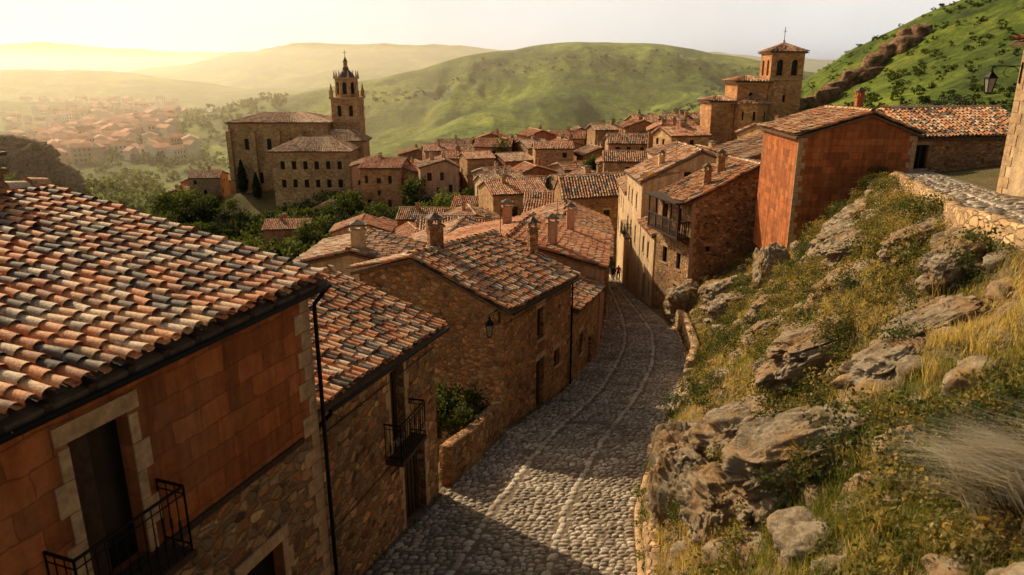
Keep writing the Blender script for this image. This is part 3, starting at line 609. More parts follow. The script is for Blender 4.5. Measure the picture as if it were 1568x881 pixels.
rows_=[(88,-12,1.5),(86,22,30),(97,-14,34),(107,-24,40),(117,-30,34),(128,-28,33),(139,-10,40),(150,-8,44),(161,-30,46),(172,-34,50),(184,-24,52),(196,-22,54),(209,-34,56)]
for yb,xa,xb in rows_:
    x=xa+random.uniform(0,2)
    while x<xb:
        w=random.uniform(5.5,9.5)
        y=yb+random.uniform(-2.2,2.2)
        bad=(33<x+w/2<54 and 117<y<142) or (-14<x<-2 and 140<y<150) or (x>.36*y+4) or random.random()<.05
        if not bad:
            hg=random.uniform(4.6,8.6)
            if x/y>.2 and y<126: hg=random.uniform(3.4,4.4)
            townhouse(x+w/2,y,w,random.uniform(6,8.5),hg ,random.uniform(-.35,.35)+.15,random.random()<.55,random.choice(wallmats),random.choice(['tile','tile2','tile2','tile3']))
        x+=w+random.uniform(.3,1.8)
for (x,y,w,d,hh,a) in [(24,66,9,8,5.0,.1),(34,70,9,8,3.6,-.1),(28,78,9,8,4.5,.1),(40,84,10,8,3.2,.1),(-30,101,9,8,5.5,.3),(-38,112,8,7,5,-.1),(-26,93,8,7,5,.2),(-17,88,8,7,5,.1),(-46,146,9,7,4.5,.1),(-92,198,8,8,8,.2),(-83,197,8,8,8,.1),(-88,210,14,9,9,.1),(-34,173,8,9,8,.15),(-28,160,9,9,9.5,-.1),(-16,155,8,8,9,.2),(0,118,9,9,10,.3),(-6,106,8,8,8,.2),(12,102,9,8,8.5,.2),(-2,135,8,9,9,.3)]:
    townhouse(x,y,w,d,hh,a,random.random()<.5,random.choice(wallmats),random.choice(['tile','tile2','tile3']))
# tv antennas
for (x,y,z) in [(-.6,36.5,-8.8),(3,47,-9.8),(14.5,64,-7.6),(-4,52,-12.6),(26,67,-8.0)]:
    b=MB(); b.pipe((x,y,z-.5),(x,y,z+1.8),.02); b.pipe((x-.5,y,z+1.6),(x+.5,y,z+1.6),.012)
    for i in range(7): b.pipe((x-.45+i*.15,y-.22+i*.02,z+1.6),(x-.45+i*.15,y+.22-i*.02,z+1.6),.008,0,4)
    b.obj('tv_antenna',[M['iron']])
# ---------------------------------------------------------------- churches
def hipblock(e,mb,x0,x1,y0,y1,zb,zt,zr,m=0,ops={},inset=None,parts=None,sb=None):
    c=[(x0,y0),(x1,y0),(x1,y1),(x0,y1)]
    for i in range(4): wall(mb,c[i],c[(i+1)%4],zb,[(0,zt),(1,zt)],ops.get(i,()),None,m,m,False,.5)
    mb.box((x0-.3,y0-.3,zt-.1),(x1-x0+.6,0,0),(0,y1-y0+.6,0),(0,0,.35),1)
    oh=.7; z=zt+.35; ins=inset or (y1-y0)/2; ym=(y0+y1)/2
    E=[np.array(p) for p in ((x0-oh,y0-oh,z),(x1+oh,y0-oh,z),(x1+oh,y1+oh,z),(x0-oh,y1+oh,z))]
    Ra=np.array((x0+ins,ym,zr));Rb=np.array((x1-ins+.01,ym,zr))
    for p,q,a,b in ((E[0],E[1],Ra,Rb),(E[1],E[2],Rb,Rb+np.array((0,.05,0))),(E[2],E[3],Rb,Ra),(E[3],E[0],Ra,Ra+np.array((0,-.05,0)))):
        v,f,r,n=tiles(p,q,a,b,.5,.8,3,False); parts.append((v,f,r)); slab(sb,p,q,b,a,n)
e=empty('church',(-60,200,-32)); mb=MB();parts=[];sb=MB()
hipblock(e,mb,-75.5,-49,195,210,-40,-13.2,-10.6,0,{0:[(4,5.2,-20,-17,'win',1),(10,11.2,-20,-17,'win',1),(16,17.2,-20,-17,'win',1),(7,8.2,-29,-26,'win')],3:[(5,6.5,-20,-17,'win',1)]},None,parts,sb)
for k in (-75.3,-68.8,-62.2,-56): mb.cbox(k,194.6,-40,-15,1.2,1.2,0)
hipblock(e,mb,-59,-40,178,189,-38,-19,-15.6,0,{0:[(2+i*2.8,3.1+i*2.8,-23,-21,'win') for i in range(6)]+[(2+i*2.8,3.1+i*2.8,-27.5,-25.5,'win') for i in range(6)]},None,parts,sb)
hipblock(e,mb,-50,-38.5,189.3,197,-38,-17.5,-14.5,0,{},3,parts,sb)
tx,ty=-45,203
def sq(x,y,r): return [(x-r,y-r),(x+r,y-r),(x+r,y+r),(x-r,y+r)]
c=sq(tx,ty,3.7)
for i in range(4): wall(mb,c[i],c[(i+1)%4],-38,[(0,-7),(1,-7)],[(1.6,2.7,-11.5,-8.6,'win',1),(4.7,5.8,-11.5,-8.6,'win',1),(3.2,4.2,-17,-15.2,'win')],None,0,0,False,.6)
mb.cbox(tx,ty,-13,-12.6,7.9,7.9,1);mb.cbox(tx,ty,-7,-6.5,8.2,8.2,1);mb.cbox(tx,ty,-18.5,-18.1,7.8,7.8,1)
for sx in (-1,1):
    for sy in (-1,1):
        x,y=tx+sx*3.5,ty+sy*3.5; mb.cbox(x,y,-6.5,-5,.9,.9,0); mb.prism(x,y,-5,-2.9,.5,.05,6,1); mb.prism(x,y,-5.1,-4.9,.75,.75,8,1)
oc=[(tx+3.1*math.cos(math.pi/8+i*math.pi/4),ty+3.1*math.sin(math.pi/8+i*math.pi/4)) for i in range(8)]
for i in range(8): wall(mb,oc[i],oc[(i+1)%8],-6.5,[(0,-1.8),(1,-1.8)],[(.6,1.77,-5.7,-2.6,'win',1)],None,0,0,False,.5)
mb.prism(tx,ty,-1.8,-1.4,3.5,3.5,8,1,math.pi/8)
for i in range(8):
    a=math.pi/8+i*math.pi/4; mb.prism(tx+3.2*math.cos(a),ty+3.2*math.sin(a),-1.4,.5,.32,.04,6,1)
zp=-1.4;rp=2.4
for r,z in ((2.1,-.7),(1.5,.0),(.95,.5),(.7,1.3)): mb.prism(tx,ty,zp,z,rp,r,12,4);zp,rp=z,r
mb.prism(tx,ty,1.3,2.6,.6,.55,8,0);mb.prism(tx,ty,2.6,2.75,.8,.8,8,1);mb.prism(tx,ty,2.75,4.0,.6,.06,8,4)
mb.pipe((tx,ty,4),(tx,ty,5.6),.07,2);mb.pipe((tx-.5,ty,5),(tx+.5,ty,5),.06,2)
mb.obj('walls_and_tower',[M['ash'],M['trim'],M['iron'],M['glass'],M['tile3']],e); V,F,R=merge(parts); np_mesh('roof_tiles',V,F,M['tile3'],R,e); sb.obj('roof_deck',[M['mort']],e)
e=empty('bell_tower_church',(47,130,-10)); mb=MB();parts=[];sb=MB()
c=sq(47,131,2.8)
for i in range(4): wall(mb,c[i],c[(i+1)%4],-16,[(0,3),(1,3)],[(1.0,2.1,-.6,2.0,'win',1),(3.5,4.6,-.6,2.0,'win',1),(2.5,3.0,-5,-3.8,'win')],None,0,0,False,.6)
mb.cbox(47,131,3,3.3,6.2,6.2,1);mb.cbox(47,131,-1.3,-1.05,5.9,5.9,1)
ap=np.array((47,131,4.9)); q=[np.array((a,b,3.3)) for a,b in sq(47,131,3.3)]
for i in range(4):
    v,f,r,n=tiles(q[i],q[(i+1)%4],ap,ap+np.array((.02,.01,0)),.4,.6,3,False);parts.append((v,f,r));slab(sb,q[i],q[(i+1)%4],ap+np.array((.02,.01,0)),ap,n)
mb.pipe((47,131,4.9),(47,131,7.4),.05,2);mb.pipe((46.7,131,6.7),(47.3,131,6.7),.04,2);mb.prism(47,131,4.9,5.3,.2,.15,6,1)
hipblock(e,mb,38.9,44.15,128.5,136,-16,-1.9,-.6,0,{0:[(2,2.8,-5,-3.4,'win',1)]},2,parts,sb)
hipblock(e,mb,34.8,38.8,129,136,-16,-5.2,-4.0,0,{},1.5,parts,sb)
pr=[]
for i in range(9):
    a=math.pi+math.pi*i/8; pr.append((41.8+2.6*math.cos(a),128.3+2.6*math.sin(a)))
for i in range(8): wall(mb,pr[i],pr[i+1],-16,[(0,-5.2),(1,-5.2)],[(.3,.7,-8,-6.5,'win')] if i%2 else [],None,0,0,False,.2)
for i in range(8):
    k=1.12
    p=[np.array((41.8+(a-41.8)*k,128.3+(b-128.3)*k,-5.2)) for a,b in (pr[i],pr[i+1])]; t=np.array((41.8,128.4,-3.6)); v,f,r,n=tiles(p[0],p[1],t,t+np.array((.01,0,0)),.4,.6,3,False);parts.append((v,f,r));mb.face([p[0]-[0,0,.05],p[1]-[0,0,.05],t-[0,0,.05]],1)
mb.obj('walls_and_tower',[M['ashr'],M['trim'],M['iron'],M['glass'],M['tile3']],e); V,F,R=merge(parts); np_mesh('roof_tiles',V,F,M['tile'],R,e); sb.obj('roof_deck',[M['mort']],e)
# road below the church
pts=[(-62,172),(-50,170),(-40,166),(-30,158),(-22,150),(-15,146)]
P=np.array(pts,float); t=np.linspace(0,len(P)-1,60); Q=np.stack([np.interp(t,range(len(P)),P[:,i]) for i in (0,1)],1); T=np.gradient(Q,axis=0);T/=np.linalg.norm(T,axis=1)[:,None];N=np.stack([-T[:,1],T[:,0]],1)
zz=H(Q[:,0],Q[:,1])+.6
V=np.concatenate([np.c_[Q-N*2.2,zz],np.c_[Q+N*2.2,zz]]);F=np.array([(i,i+1,61+i,60+i) for i in range(59)]); np_mesh('road',V,F,M['road'])
ribbon('road_parapet',[(q[0]-nn[0]*2.3,q[1]-nn[1]*2.3,z-4,z+.7) for q,nn,z in zip(Q,N,zz)][::3],.5,M['ash'],.03)
# distant town
mb=MB()
for i in range(560):
    y=random.uniform(440,1000);x=-y*np.clip(random.gauss(.56,.06),.44,.68); z=h1(x,y)
    if z>-40: continue
    w=random.uniform(6,14);d=random.uniform(6,10);hh=random.uniform(4,10);a=random.uniform(0,3)
    mb.cbox(x,y,z-3,z+hh,w,d,random.choice((0,0,1)),a); k=math.cos(a),math.sin(a)
    u=np.array((k[0],k[1],0));v=np.array((-k[1],k[0],0));o=np.array((x,y,z+hh))
    c4=[o-u*w*.53-v*d*.55,o+u*w*.53-v*d*.55,o+u*w*.53+v*d*.55,o-u*w*.53+v*d*.55];r=[o-u*w*.5+np.array((0,0,2.2)),o+u*w*.5+np.array((0,0,2.2))]
    mb.face([c4[0],c4[1],r[1],r[0]],2);mb.face([c4[2],c4[3],r[0],r[1]],2);mb.face([c4[1],c4[2],r[1]],0);mb.face([c4[3],c4[0],r[0]],0)
    for fl in range(int(hh/3)):
        for q in np.arange(-w*.4,w*.4,2.6):
            c0=np.array((x,y,z+1.2+fl*3))-v*(d/2+.03)+u*q; mb.face([c0,c0+u*1.1,c0+u*1.1+np.array((0,0,1.5)),c0+np.array((0,0,1.5))],3)
M['fwall']=simple('far_wall',(.70,.56,.42),.9,.2,.2);M['fwall2']=simple('far_wall_brick',(.55,.33,.21),.9,.2,.2);M['froof']=simple('far_roof',(.55,.24,.13),.9,.2,.3)
mb.obj('distant_town',[M['fwall'],M['fwall2'],M['froof'],M['glass']])
print('plants')
# ---------------------------------------------------------------- foliage
def leafquads(C,size,rnd):
    n=len(C); a=rng.normal(0,1,(n,3));a/=np.linalg.norm(a,axis=1)[:,None]; b=np.cross(a,rng.normal(0,1,(n,3)));b/=np.linalg.norm(b,axis=1)[:,None]
    s=(np.asarray(size)*rng.uniform(.6,1.3,n))[:,None]; a=a*s;b=b*s*.6
    V=np.stack([C-a,C-b,C+a,C+b],1).reshape(-1,3); return V,np.arange(n*4).reshape(n,4),rnd
def clump(cx,cy,cz,rx,rz,nc,nl,size,tb=None):
    d=rng.normal(0,1,(nc,3));d/=np.linalg.norm(d,axis=1)[:,None]; d*=rng.uniform(.35,1,(nc,1))**.5
    c=d*np.array([rx,rx,rz])+np.array([cx,cy,cz]); t=rng.random(nc)
    if tb is not None: t=t*.4+tb*.6
    L=np.repeat(c,nl,0)+rng.normal(0,1,(nc*nl,3))*np.array([rx,rx,rz])*.17
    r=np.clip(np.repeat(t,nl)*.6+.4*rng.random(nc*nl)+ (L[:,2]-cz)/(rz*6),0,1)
    return leafquads(L,size,r)
def tree(name,x,y,hgt,r,kind='round',mat='leaf',size=None):
    z=h1(x,y)-.2; e=empty(name,(x,y,z)); b=MB()
    tr=hgt*.035+.05
    top=hgt*.55 if kind=='round' else hgt*.85
    p=[(x,y,z)];
    for i in range(1,5): p.append((x+random.uniform(-.1,.1)*i*.4,y+random.uniform(-.1,.1)*i*.4,z+top*i/4))
    for i in range(4): b.pipe(p[i],p[i+1],tr*(1-.2*i),0,7,tr*(1-.2*(i+1)))
    for i in range(6):
        a=random.uniform(0,6.28);s=random.uniform(.35,.9);q=p[2] if i%2 else p[3]
        L=r*.7 if kind=='round' else r*.5
        b.pipe(q,(q[0]+math.cos(a)*L,q[1]+math.sin(a)*L,q[2]+hgt*.2*s),tr*.4,0,5,tr*.12)
    b.obj('trunk',[M['bark']],e)
    size=size or hgt*.035
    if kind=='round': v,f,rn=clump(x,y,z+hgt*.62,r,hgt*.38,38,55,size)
    else:
        n=1800;t=rng.random(n);rad=r*np.sin(np.clip(t*.93+.07,0,1)**.6*math.pi)**.8*rng.uniform(.4,1.1,n);a=rng.random(n)*6.28
        v,f,rn=leafquads(np.stack([x+rad*np.cos(a),y+rad*np.sin(a),z+hgt*(.08+.92*t)],1),np.full(n,size),rng.random(n))
    np_mesh('crown',v,f,M[mat],rn,e)
for (x,y,hh,r,k,m) in [(-72,192,9,1.3,'c','leafd'),(-67,188,7,1.1,'c','leafd'),(-90,186,10,5,'round','leaf'),(-96,184,9,4.5,'round','leaf'),(-84,184,9,4.5,'round','leaf'),(-104,183,9,4,'round','leafl'),(-78,182,7,3.5,'round','leaf'),(-70,178,7,3.6,'round','leaf'),(-63,173,6,3,'round','leafd'),(-86,176,8,4,'round','leaf'),(-76,172,7,4,'round','leaf'),
    (-116,190,14,3.2,'round','leafl'),(-110,182,12,2.8,'round','leafl'),(-39,209,7,1.0,'c','leafd'),(-8,144,7,3.6,'round','leaf'),(-3,146,6,3.2,'round','leafl'),(-13,143,6,3.2,'round','leaf'),(-22,139,6,3,'round','leaf'),(-27,141,7,3.4,'round','leaf'),(-33,139,6,3,'round','leafd'),(-38,136,7,3.4,'round','leaf'),(-17,140,6,3,'round','leafl'),(-12,139,8,3.4,'round','leafl'),(-20,150,8,3,'round','leaf'),(-35,152,7,3,'round','leaf'),
    (34,152,7,1.6,'c','leaf'),(38,150,6,2.4,'round','leaf'),(32,98,5,2.5,'round','leafl'),(27,90,6,3,'round','leafl'),(22,96,5,2.6,'round','leaf'),(55,92,3.5,2.4,'round','leafd'),(-30,124,7,3,'round','leaf'),(-14,100,6,3,'round','leaf'),(2,215,7,1,'c','leafd'),(9,122,9,2.8,'round','leaf'),(-9,124,8,3,'round','leaf'),(18,112,7,2.6,'round','leafl'),(-3,167,9,2.6,'round','leaf'),(16,143,8,2.4,'round','leaf')]:
    tree('cypress_tree' if k=='c' else 'broadleaf_tree',x,y,hh,r,k,m)
def mass(name,pts,mat,rfun,nc,nl,size,vary=False,flat=.85):
    parts=[]
    for x,y,z in pts:
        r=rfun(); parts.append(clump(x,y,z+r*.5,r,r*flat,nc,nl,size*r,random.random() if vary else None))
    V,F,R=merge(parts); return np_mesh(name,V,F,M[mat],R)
def scatter(n,fx,fy,cond=lambda x,y:True):
    out=[];
    while len(out)<n:
        y=fy();x=fx(y)
        if cond(x,y): out.append((x,y))
    a=np.array(out); z=H(a[:,0],a[:,1]); return np.c_[a,z]
clear=lambda x,y: all((x-a)**2+(y-b)**2>(r+2.0)**2 for a,b,r in placed) and not(-78<x<-36 and 176<y<212) and not (33<x<51 and 124<y<138)
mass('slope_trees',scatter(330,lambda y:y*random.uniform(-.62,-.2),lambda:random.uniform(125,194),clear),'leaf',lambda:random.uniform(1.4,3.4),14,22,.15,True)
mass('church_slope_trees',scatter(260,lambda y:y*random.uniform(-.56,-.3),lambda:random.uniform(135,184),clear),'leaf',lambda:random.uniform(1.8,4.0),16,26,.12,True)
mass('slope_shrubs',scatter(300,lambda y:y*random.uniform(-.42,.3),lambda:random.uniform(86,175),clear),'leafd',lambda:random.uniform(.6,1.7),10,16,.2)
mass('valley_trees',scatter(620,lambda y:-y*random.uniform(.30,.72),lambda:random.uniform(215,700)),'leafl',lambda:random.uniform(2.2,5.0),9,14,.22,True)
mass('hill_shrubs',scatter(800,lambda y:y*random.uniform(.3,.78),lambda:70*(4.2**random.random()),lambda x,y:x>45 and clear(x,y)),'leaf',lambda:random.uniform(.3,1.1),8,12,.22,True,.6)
mass('far_hill_shrubs',scatter(520,lambda y:y*random.uniform(-.25,.36),lambda:random.uniform(330,590),lambda x,y:fbm(np.array([x*.012]),np.array([y*.012]),40,2)[0]>.05),'leafd',lambda:random.uniform(.6,2.0),6,10,.26,False,.6)
def hill(n,y0,y1,pw=1.0,m=.4):
    Y=y0+(y1-y0)*rng.random(n)**pw; t=rng.random(n); X=Xr(Y)+m+(Xc(Y)-.3-Xr(Y)-m)*t
    return X,Y
X1,Y1=hill(1100,5,47,1.2,.6)
d=fbm(X1*.35,Y1*.35,12,3); k=(d>-.2)&~((Y1<9)&(X1<4)); X1=X1[k];Y1=Y1[k];Z1=H(X1,Y1)
mass('hillside_shrubs',list(zip(X1,Y1,Z1)),'shrub',lambda:random.uniform(.16,.6),14,26,.075,True,.75)
X1,Y1=hill(170,8,46,1,.5);Z1=H(X1,Y1)
mass('hillside_bushes',list(zip(X1,Y1,Z1)),'leaf',lambda:random.uniform(.25,.75),18,34,.06,False,.75)
def grass(name,X,Y,Z,nb,hgt,wid,mat,lean=.5,bias=(0,0),spread=.1,rb=None):
    n=len(X)*nb; bx=np.repeat(X,nb)+rng.normal(0,spread,n);by=np.repeat(Y,nb)+rng.normal(0,spread,n);bz=np.repeat(Z,nb)-.03
    h=np.repeat(hgt*rng.uniform(.5,1.3,len(X)),nb)*rng.uniform(.6,1.15,n); a=rng.random(n)*6.28; l=rng.uniform(.1,lean,n)
    dx=np.cos(a)*l+bias[0];dy=np.sin(a)*l+bias[1]; wx=-np.sin(a)*wid;wy=np.cos(a)*wid
    P=[]
    for t,w in ((0,1),(.35,.9),(.7,.65),(1,.12)):
        cx=bx+dx*h*t**1.7;cy=by+dy*h*t**1.7;cz=bz+h*(t-.45*t*t*np.hypot(dx,dy))
        P+= [np.stack([cx-wx*w,cy-wy*w,cz],1),np.stack([cx+wx*w,cy+wy*w,cz+wid*w*.7],1)]
    V=np.stack(P,1).reshape(-1,3); t=np.array([(0,1,3,2),(2,3,5,4),(4,5,7,6)]); F=(t[None]+np.arange(n)[:,None,None]*8).reshape(-1,4)
    r=np.repeat(np.clip((rb if rb is not None else rng.random(len(X)))+0*X,0,1),nb)*.6+.4*rng.random(n)
    return np_mesh(name,V,F,M[mat],np.repeat(r,3))
X1,Y1=hill(11500,5,47,1.15,.3); d=fbm(X1*.5,Y1*.5,15,3); k=d>-.4; X1=X1[k];Y1=Y1[k];d=d[k]
grass('hillside_grass',X1,Y1,H(X1,Y1),16,.22,.007,'grass',.8,rb=np.clip(.62+d*1.3,0,1),spread=.09)
X1,Y1=hill(900,6,46,1.1,.4); d=fbm(X1*.7,Y1*.7,25,2); k=d>.0; X1=X1[k];Y1=Y1[k]
grass('tall_dry_grass',X1,Y1,H(X1,Y1),34,.5,.006,'grass',.45,(-.15,0),.07,np.full(len(X1),.95))
X1=rng.normal(4.9,1.3,600);Y1=rng.normal(9.0,1.2,600);k=(X1>2.6)&(X1<Xc(Y1));X1=X1[k];Y1=Y1[k]
grass('foreground_grass',X1,Y1,H(X1,Y1),26,.30,.006,'grass',.7,rb=np.full(len(X1),.15),spread=.1)
X1=rng.normal(5.85,.28,30);Y1=rng.normal(7.1,.28,30)
grass('feather_grass',X1,Y1,H(X1,Y1)+.2,60,.95,.0045,'dry',.38,(-1.05,.15),.09)
X1=rng.normal(7.4,.7,50);Y1=rng.normal(10.2,.9,50)
grass('feather_grass',X1,Y1,H(X1,Y1),30,.42,.005,'grass',.6,(-.3,0),.08,np.full(50,.9))
Y1=rng.uniform(12,46,90);X1=Xr(Y1)+rng.uniform(.0,.35,90); mass('roadside_weeds',list(zip(X1,Y1,zs(Y1)+.3)),'leafl',lambda:random.uniform(.1,.35),8,18,.12)
Y1=rng.uniform(12,40,40);X1=Xl(Y1)+rng.uniform(.0,.2,40); mass('wall_foot_weeds',list(zip(X1,Y1,zs(Y1))),'leaf',lambda:random.uniform(.08,.2),6,14,.12)
mass('garden_bush',[(-2.2,21.3,-11.2),(-2.9,22.3,-11.3),(-1.7,22.6,-11.6),(-3.2,21,-11.0)],'leaf',lambda:random.uniform(.6,.9),26,60,.09)
# ---------------------------------------------------------------- rocks
bm=bmesh.new(); bmesh.ops.create_icosphere(bm,subdivisions=6,radius=1); IV=np.array([v.co[:] for v in bm.verts]);IF=np.array([[v.index for v in f.verts] for f in bm.faces]); bm.free()
bm=bmesh.new(); bmesh.ops.create_icosphere(bm,subdivisions=3,radius=1); SV=np.array([v.co[:] for v in bm.verts]);SF=np.array([[v.index for v in f.verts] for f in bm.faces]); bm.free()
def rockV(V,seed,s,rot=0,tilt=0):
    p=np.sign(V)*np.abs(V)**.6
    k=seed*3.7
    w=[fbm(p[:,0]*1.7+k+9*i,p[:,1]*1.7,p[:,2]*1.7+k,3)*.35 for i in range(3)]
    n=fbm(p[:,0]*.9+k,p[:,1]*.9,p[:,2]*.9+k,2); f=fbm(p[:,0]*7+k,p[:,1]*7,p[:,2]*9,5,.65)
    c1=cell(p[:,0]*1.3+w[0]+k,p[:,1]*1.3+w[1],p[:,2]*2.6+w[2]); c2=cell(p[:,0]*3.1+w[1]*2+k,p[:,1]*3.1+w[0]*2,p[:,2]*5+w[2]*2)
    q=p*(1+.28*n+.16*c1+.07*c2+.09*f)[:,None]*np.array(s)
    c,t=math.cos(rot),math.sin(rot); x=q[:,0]*c-q[:,1]*t;y=q[:,0]*t+q[:,1]*c; z=q[:,2]+x*tilt
    return np.stack([x,y,z],1)
rocks=[(5.4,15.4,1.1,.85,.72,.3,.3),(4.35,16.2,.75,.75,1.1,.1,.1),(3.95,14.6,.5,.65,1.1,.5,0),(7.3,16.1,1.1,.65,.48,.2,.35),(8.0,13.0,.95,.6,.45,.2,.4),(5.0,10.9,1.1,.7,.7,.1,.35),(4.1,12.2,.65,.75,.75,.2,.1),
 (13.2,28,1.2,.9,.65,.3,.3),(14.0,37.3,.8,.8,1.5,0,0),(12.2,25,1.0,.7,.5,.5,.3),(9.6,20,1.0,.6,.5,.4,.4),(11.2,35.5,1,.8,.8,.2,.2),(12.5,41,1.1,.9,1.0,.2,.2),(6.9,12.1,.7,.5,.4,.2,.4),(15,31,1.2,.8,.7,.2,.3),(10.3,17.6,.9,.5,.42,.1,.4),(11.4,45.5,1.0,1.0,1.2,.2,.2),(5.0,17.8,.8,.7,.7,.7,.3),(8.6,22.5,.8,.6,.5,.2,.3),(10.2,27,.9,.7,.55,.9,.2),(9.3,14.6,.7,.45,.4,.4,.3)]
for i,(x,y,a,b_,c_,ro,ti) in enumerate(rocks):
    V=rockV(IV,i+1,(a,b_,c_),ro,ti)+np.array([x,y,h1(x,y)+c_*.2]); np_mesh('limestone_rock',V,IF,M['rock'])
X1,Y1=hill(480,5,46,1,.3);Z1=H(X1,Y1);parts=[]
for i,(x,y,z) in enumerate(zip(X1,Y1,Z1)):
    s=random.uniform(.06,.33); parts.append((rockV(SV,i*.37+20,(s*1.3,s,s*.8),random.uniform(0,3),.2)+np.array([x,y,z]),SF,np.zeros(len(SF))))
V,F,R=merge(parts); np_mesh('hillside_stones',V,F,M['rock'])
def cliffmat():
    m,nt,b=newmat('red_cliff',.95); c=co(nt)
    col=ramp(nt,noise(nt,c,.7,9,.75),[(.35,(.08,.05,.03)),(.47,(.30,.15,.08)),(.6,(.46,.27,.15)),(.72,(.52,.38,.26))])
    col=mix(nt,ramp(nt,noise(nt,c,.5,6,.7),[(.52,(0,0,0)),(.6,(.85,)*3)]),col,(.06,.08,.025))
    nt.links.new(col,b.inputs['Base Color']); bump(nt,noise(nt,c,.8,10,.8),b,1.0,1.2); return m
M['cliff']=cliffmat()
cl=[(-208,292,22,10,12),(-186,292,9,6,9),(-225,280,14,8,9)]
for i in range(14):
    x=64+i*2.2+random.uniform(-1,1); cl.append((x,163+i*.9+random.uniform(-2,2),random.uniform(1.8,3.4),random.uniform(1.5,2.5),random.uniform(1.6,2.9)))
cl+=[(126,190,4,3,3),(131,191,3,2,2.5),(121,188,3,2,2)]
for i,(x,y,a,b_,c_) in enumerate(cl):
    V=rockV(IV if a>8 else SV,40+i,(a,b_,c_),.2,.05)+np.array([x,y,h1(x,y)+(-c_*.1 if a>8 else c_*.15)]); np_mesh('rock_cliff',V,IF if a>8 else SF,M['cliff'])
# ---------------------------------------------------------------- lamps
def lamp(name,mount,at):
    x,y,z=at; e=empty(name,at); b=MB()
    r=.17
    for i in range(4):
        a=math.pi/4+i*math.pi/2; b.pipe((x+r*.6*math.cos(a),y+r*.6*math.sin(a),z-.42),(x+r*math.cos(a),y+r*math.sin(a),z),.014)
    b.prism(x,y,z-.41,z-.005,r*.55,r*.94,4,1,math.pi/4); b.prism(x,y,z-.47,z-.42,r*.35,r*.65,4,0,math.pi/4)
    b.prism(x,y,z,z+.05,r*1.2,r*1.2,4,0,math.pi/4);b.prism(x,y,z+.05,z+.2,r*1.1,.05,4,0,math.pi/4);b.prism(x,y,z+.2,z+.3,.05,.03,6,0)
    m=Vector(mount);t=Vector((x,y,z+.38)); b.pipe(t,(x,y,z+.2),.014); b.pipe((m.x,m.y,z+.38),t,.018); b.pipe((m.x,m.y,z-.15),(m.x,m.y,z+.5),.025)
    pv=None
    for i in range(13):
        a=i/12*math.pi*1.5; q=Vector((m.x,m.y,z+.0)).lerp(Vector((x,y,z+.0)),.35+.25*math.cos(a+math.pi)); q.z=z+.2+.16*math.sin(a)
        if pv: b.pipe(pv,q,.012,0,5)
        pv=q
    b.obj('lantern_and_bracket',[M['iron'],M['lglass']],e)
lamp('street_lamp',(-.46,24.14,-8.1),(-.78,23.5,-8.4))
lamp('street_lamp',(16.22,23.9,-.1),(15.1,23.6,-.2))
# ---------------------------------------------------------------- people
import bmesh as _b
def person(x,y,rot,coat):
    z=float(zs(np.array(y)))+.03
    J=[(0,0,.95),(0,0,1.15),(0,.01,1.38),(0,0,1.48),(0,.02,1.56),(0,.02,1.70),(.19,0,1.40),(.24,.02,1.13),(.23,.10,.88),(-.19,0,1.40),(-.24,-.03,1.13),(-.23,.03,.88),(.10,0,.9),(.12,.10,.5),(.11,.02,.08),(.11,.16,.04),(-.10,0,.9),(-.11,.0,.5),(-.11,-.18,.10),(-.11,-.06,.04)]
    E=[(0,1),(1,2),(2,3),(3,4),(4,5),(2,6),(6,7),(7,8),(2,9),(9,10),(10,11),(0,12),(12,13),(13,14),(14,15),(0,16),(16,17),(17,18),(18,19)]
    Rr=[.15,.14,.15,.06,.09,.09,.07,.05,.035,.07,.05,.035,.10,.07,.045,.035,.10,.07,.045,.035]
    c,s=math.cos(rot),math.sin(rot)
    me=bpy.data.meshes.new('person'); me.from_pydata([(a*c-b*s,a*s+b*c,d) for a,b,d in J],E,[]); o=bpy.data.objects.new('person',me); COL.objects.link(o); o.location=(x,y,z)
    bm=_b.new();bm.from_mesh(me);L=bm.verts.layers.skin.verify();bm.verts.ensure_lookup_table()
    for i,v in enumerate(bm.verts): v[L].radius=(Rr[i],Rr[i]); v[L].use_root=(i==0)
    bm.to_mesh(me);bm.free()
    o.modifiers.new('s','SKIN'); o.modifiers.new('u','SUBSURF').levels=1
    m,nt,b=newmat('person_clothes'); sp=nd(nt,'ShaderNodeSeparateXYZ'); nt.links.new(co(nt),sp.inputs[0])
    nt.links.new(ramp(nt,math_(nt,'DIVIDE',sp.outputs['Z'],1.8),[(0,(.03,.02,.02)),(.53,(.04,.045,.07)),(.54,coat),(.83,coat),(.835,(.4,.24,.17)),(.92,(.4,.24,.17)),(.925,(.03,.02,.015))],'CONSTANT'),b.inputs['Base Color']); me.materials.append(m)
    return o
person(10.3,70.5,.2,(.05,.04,.04)); person(10.95,71.3,-.3,(.16,.05,.04))
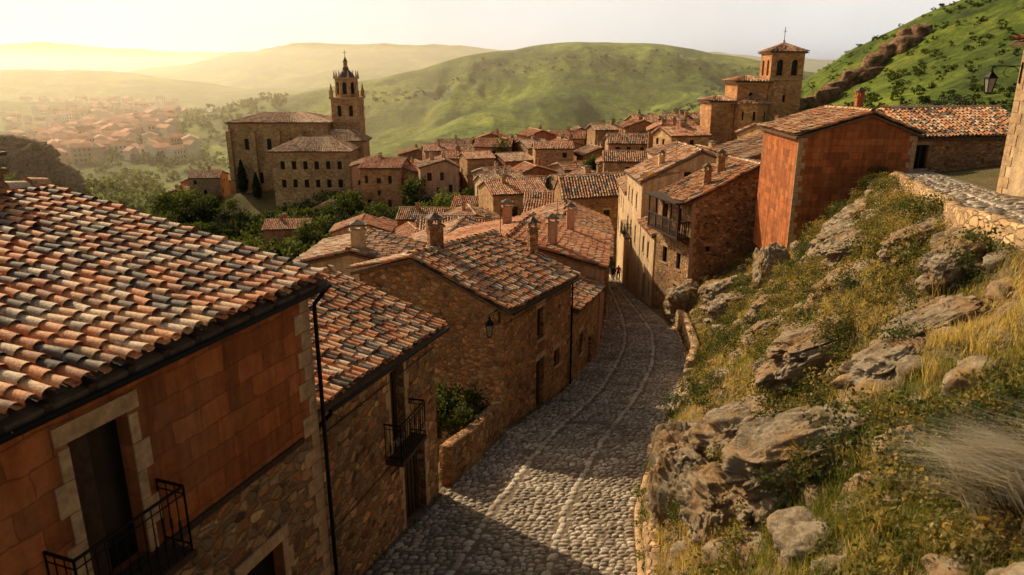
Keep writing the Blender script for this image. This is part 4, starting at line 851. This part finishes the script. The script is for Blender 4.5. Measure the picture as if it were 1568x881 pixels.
# ---------------------------------------------------------------- haze, light, camera
m=bpy.data.materials.new('haze_volume'); m.use_nodes=True; nt=m.node_tree; nt.nodes.clear()
o_=nt.nodes.new('ShaderNodeOutputMaterial'); v=nt.nodes.new('ShaderNodeVolumeScatter'); v.inputs['Color'].default_value=(1,.83,.58,1);v.inputs['Density'].default_value=.00075;v.inputs['Anisotropy'].default_value=.62
nt.links.new(v.outputs[0],o_.inputs['Volume'])
b=MB(); b.box((-6000,235,-120),(12000,0,0),(0,8000,0),(0,0,165)); b.obj('valley_haze',[m])
w=bpy.data.worlds.new('World'); scene.world=w; w.use_nodes=True; nt=w.node_tree
sky=nt.nodes.new('ShaderNodeTexSky'); sky.sky_type='NISHITA'; sky.sun_disc=False; sky.sun_elevation=math.radians(SUN_EL); sky.sun_rotation=math.radians(SUN_AZ); sky.dust_density=4; sky.air_density=1.1; sky.ozone_density=.5
warm=mix(nt,1.0,sky.outputs[0],(1.18,1.0,.76),'MULTIPLY')
tc=nd(nt,'ShaderNodeTexCoord'); sp=nd(nt,'ShaderNodeSeparateXYZ'); nt.links.new(tc.outputs['Generated'],sp.inputs[0])
fac=ramp(nt,sp.outputs['Z'],[(0,(.9,)*3),(.10,(.9,)*3),(.17,(.2,)*3),(.3,(0,0,0))])
wisp=noise(nt,tc.outputs['Generated'],3.0,5,.6)
veil=ramp(nt,wisp,[(.3,(9.3,9.0,8.4)),(.7,(10.8,10.4,9.7))])
bg=nt.nodes['Background']; bg.inputs['Strength'].default_value=.1; nt.links.new(mix(nt,fac,warm,veil),bg.inputs[0])
S=Vector((math.sin(math.radians(SUN_AZ))*math.cos(math.radians(SUN_EL)),math.cos(math.radians(SUN_AZ))*math.cos(math.radians(SUN_EL)),math.sin(math.radians(SUN_EL))))
l=bpy.data.lights.new('sun','SUN'); l.energy=5; l.angle=math.radians(.5); l.color=(1,.83,.56); lo=bpy.data.objects.new('sun',l); lo.rotation_euler=S.to_track_quat('Z','Y').to_euler(); lo.location=(0,0,60); COL.objects.link(lo)
cam=bpy.data.cameras.new('camera'); cam.sensor_width=36; cam.lens=1100/1568*36; cam.clip_end=30000; cam.clip_start=.1
co_=bpy.data.objects.new('camera',cam); co_.rotation_euler=(math.radians(90-16.7),0,0); COL.objects.link(co_); scene.camera=co_
cam.dof.use_dof=True; cam.dof.focus_distance=26; cam.dof.aperture_fstop=1.4
scene.view_settings.view_transform='Standard'; scene.view_settings.look='None'; scene.view_settings.exposure=0
print('done')
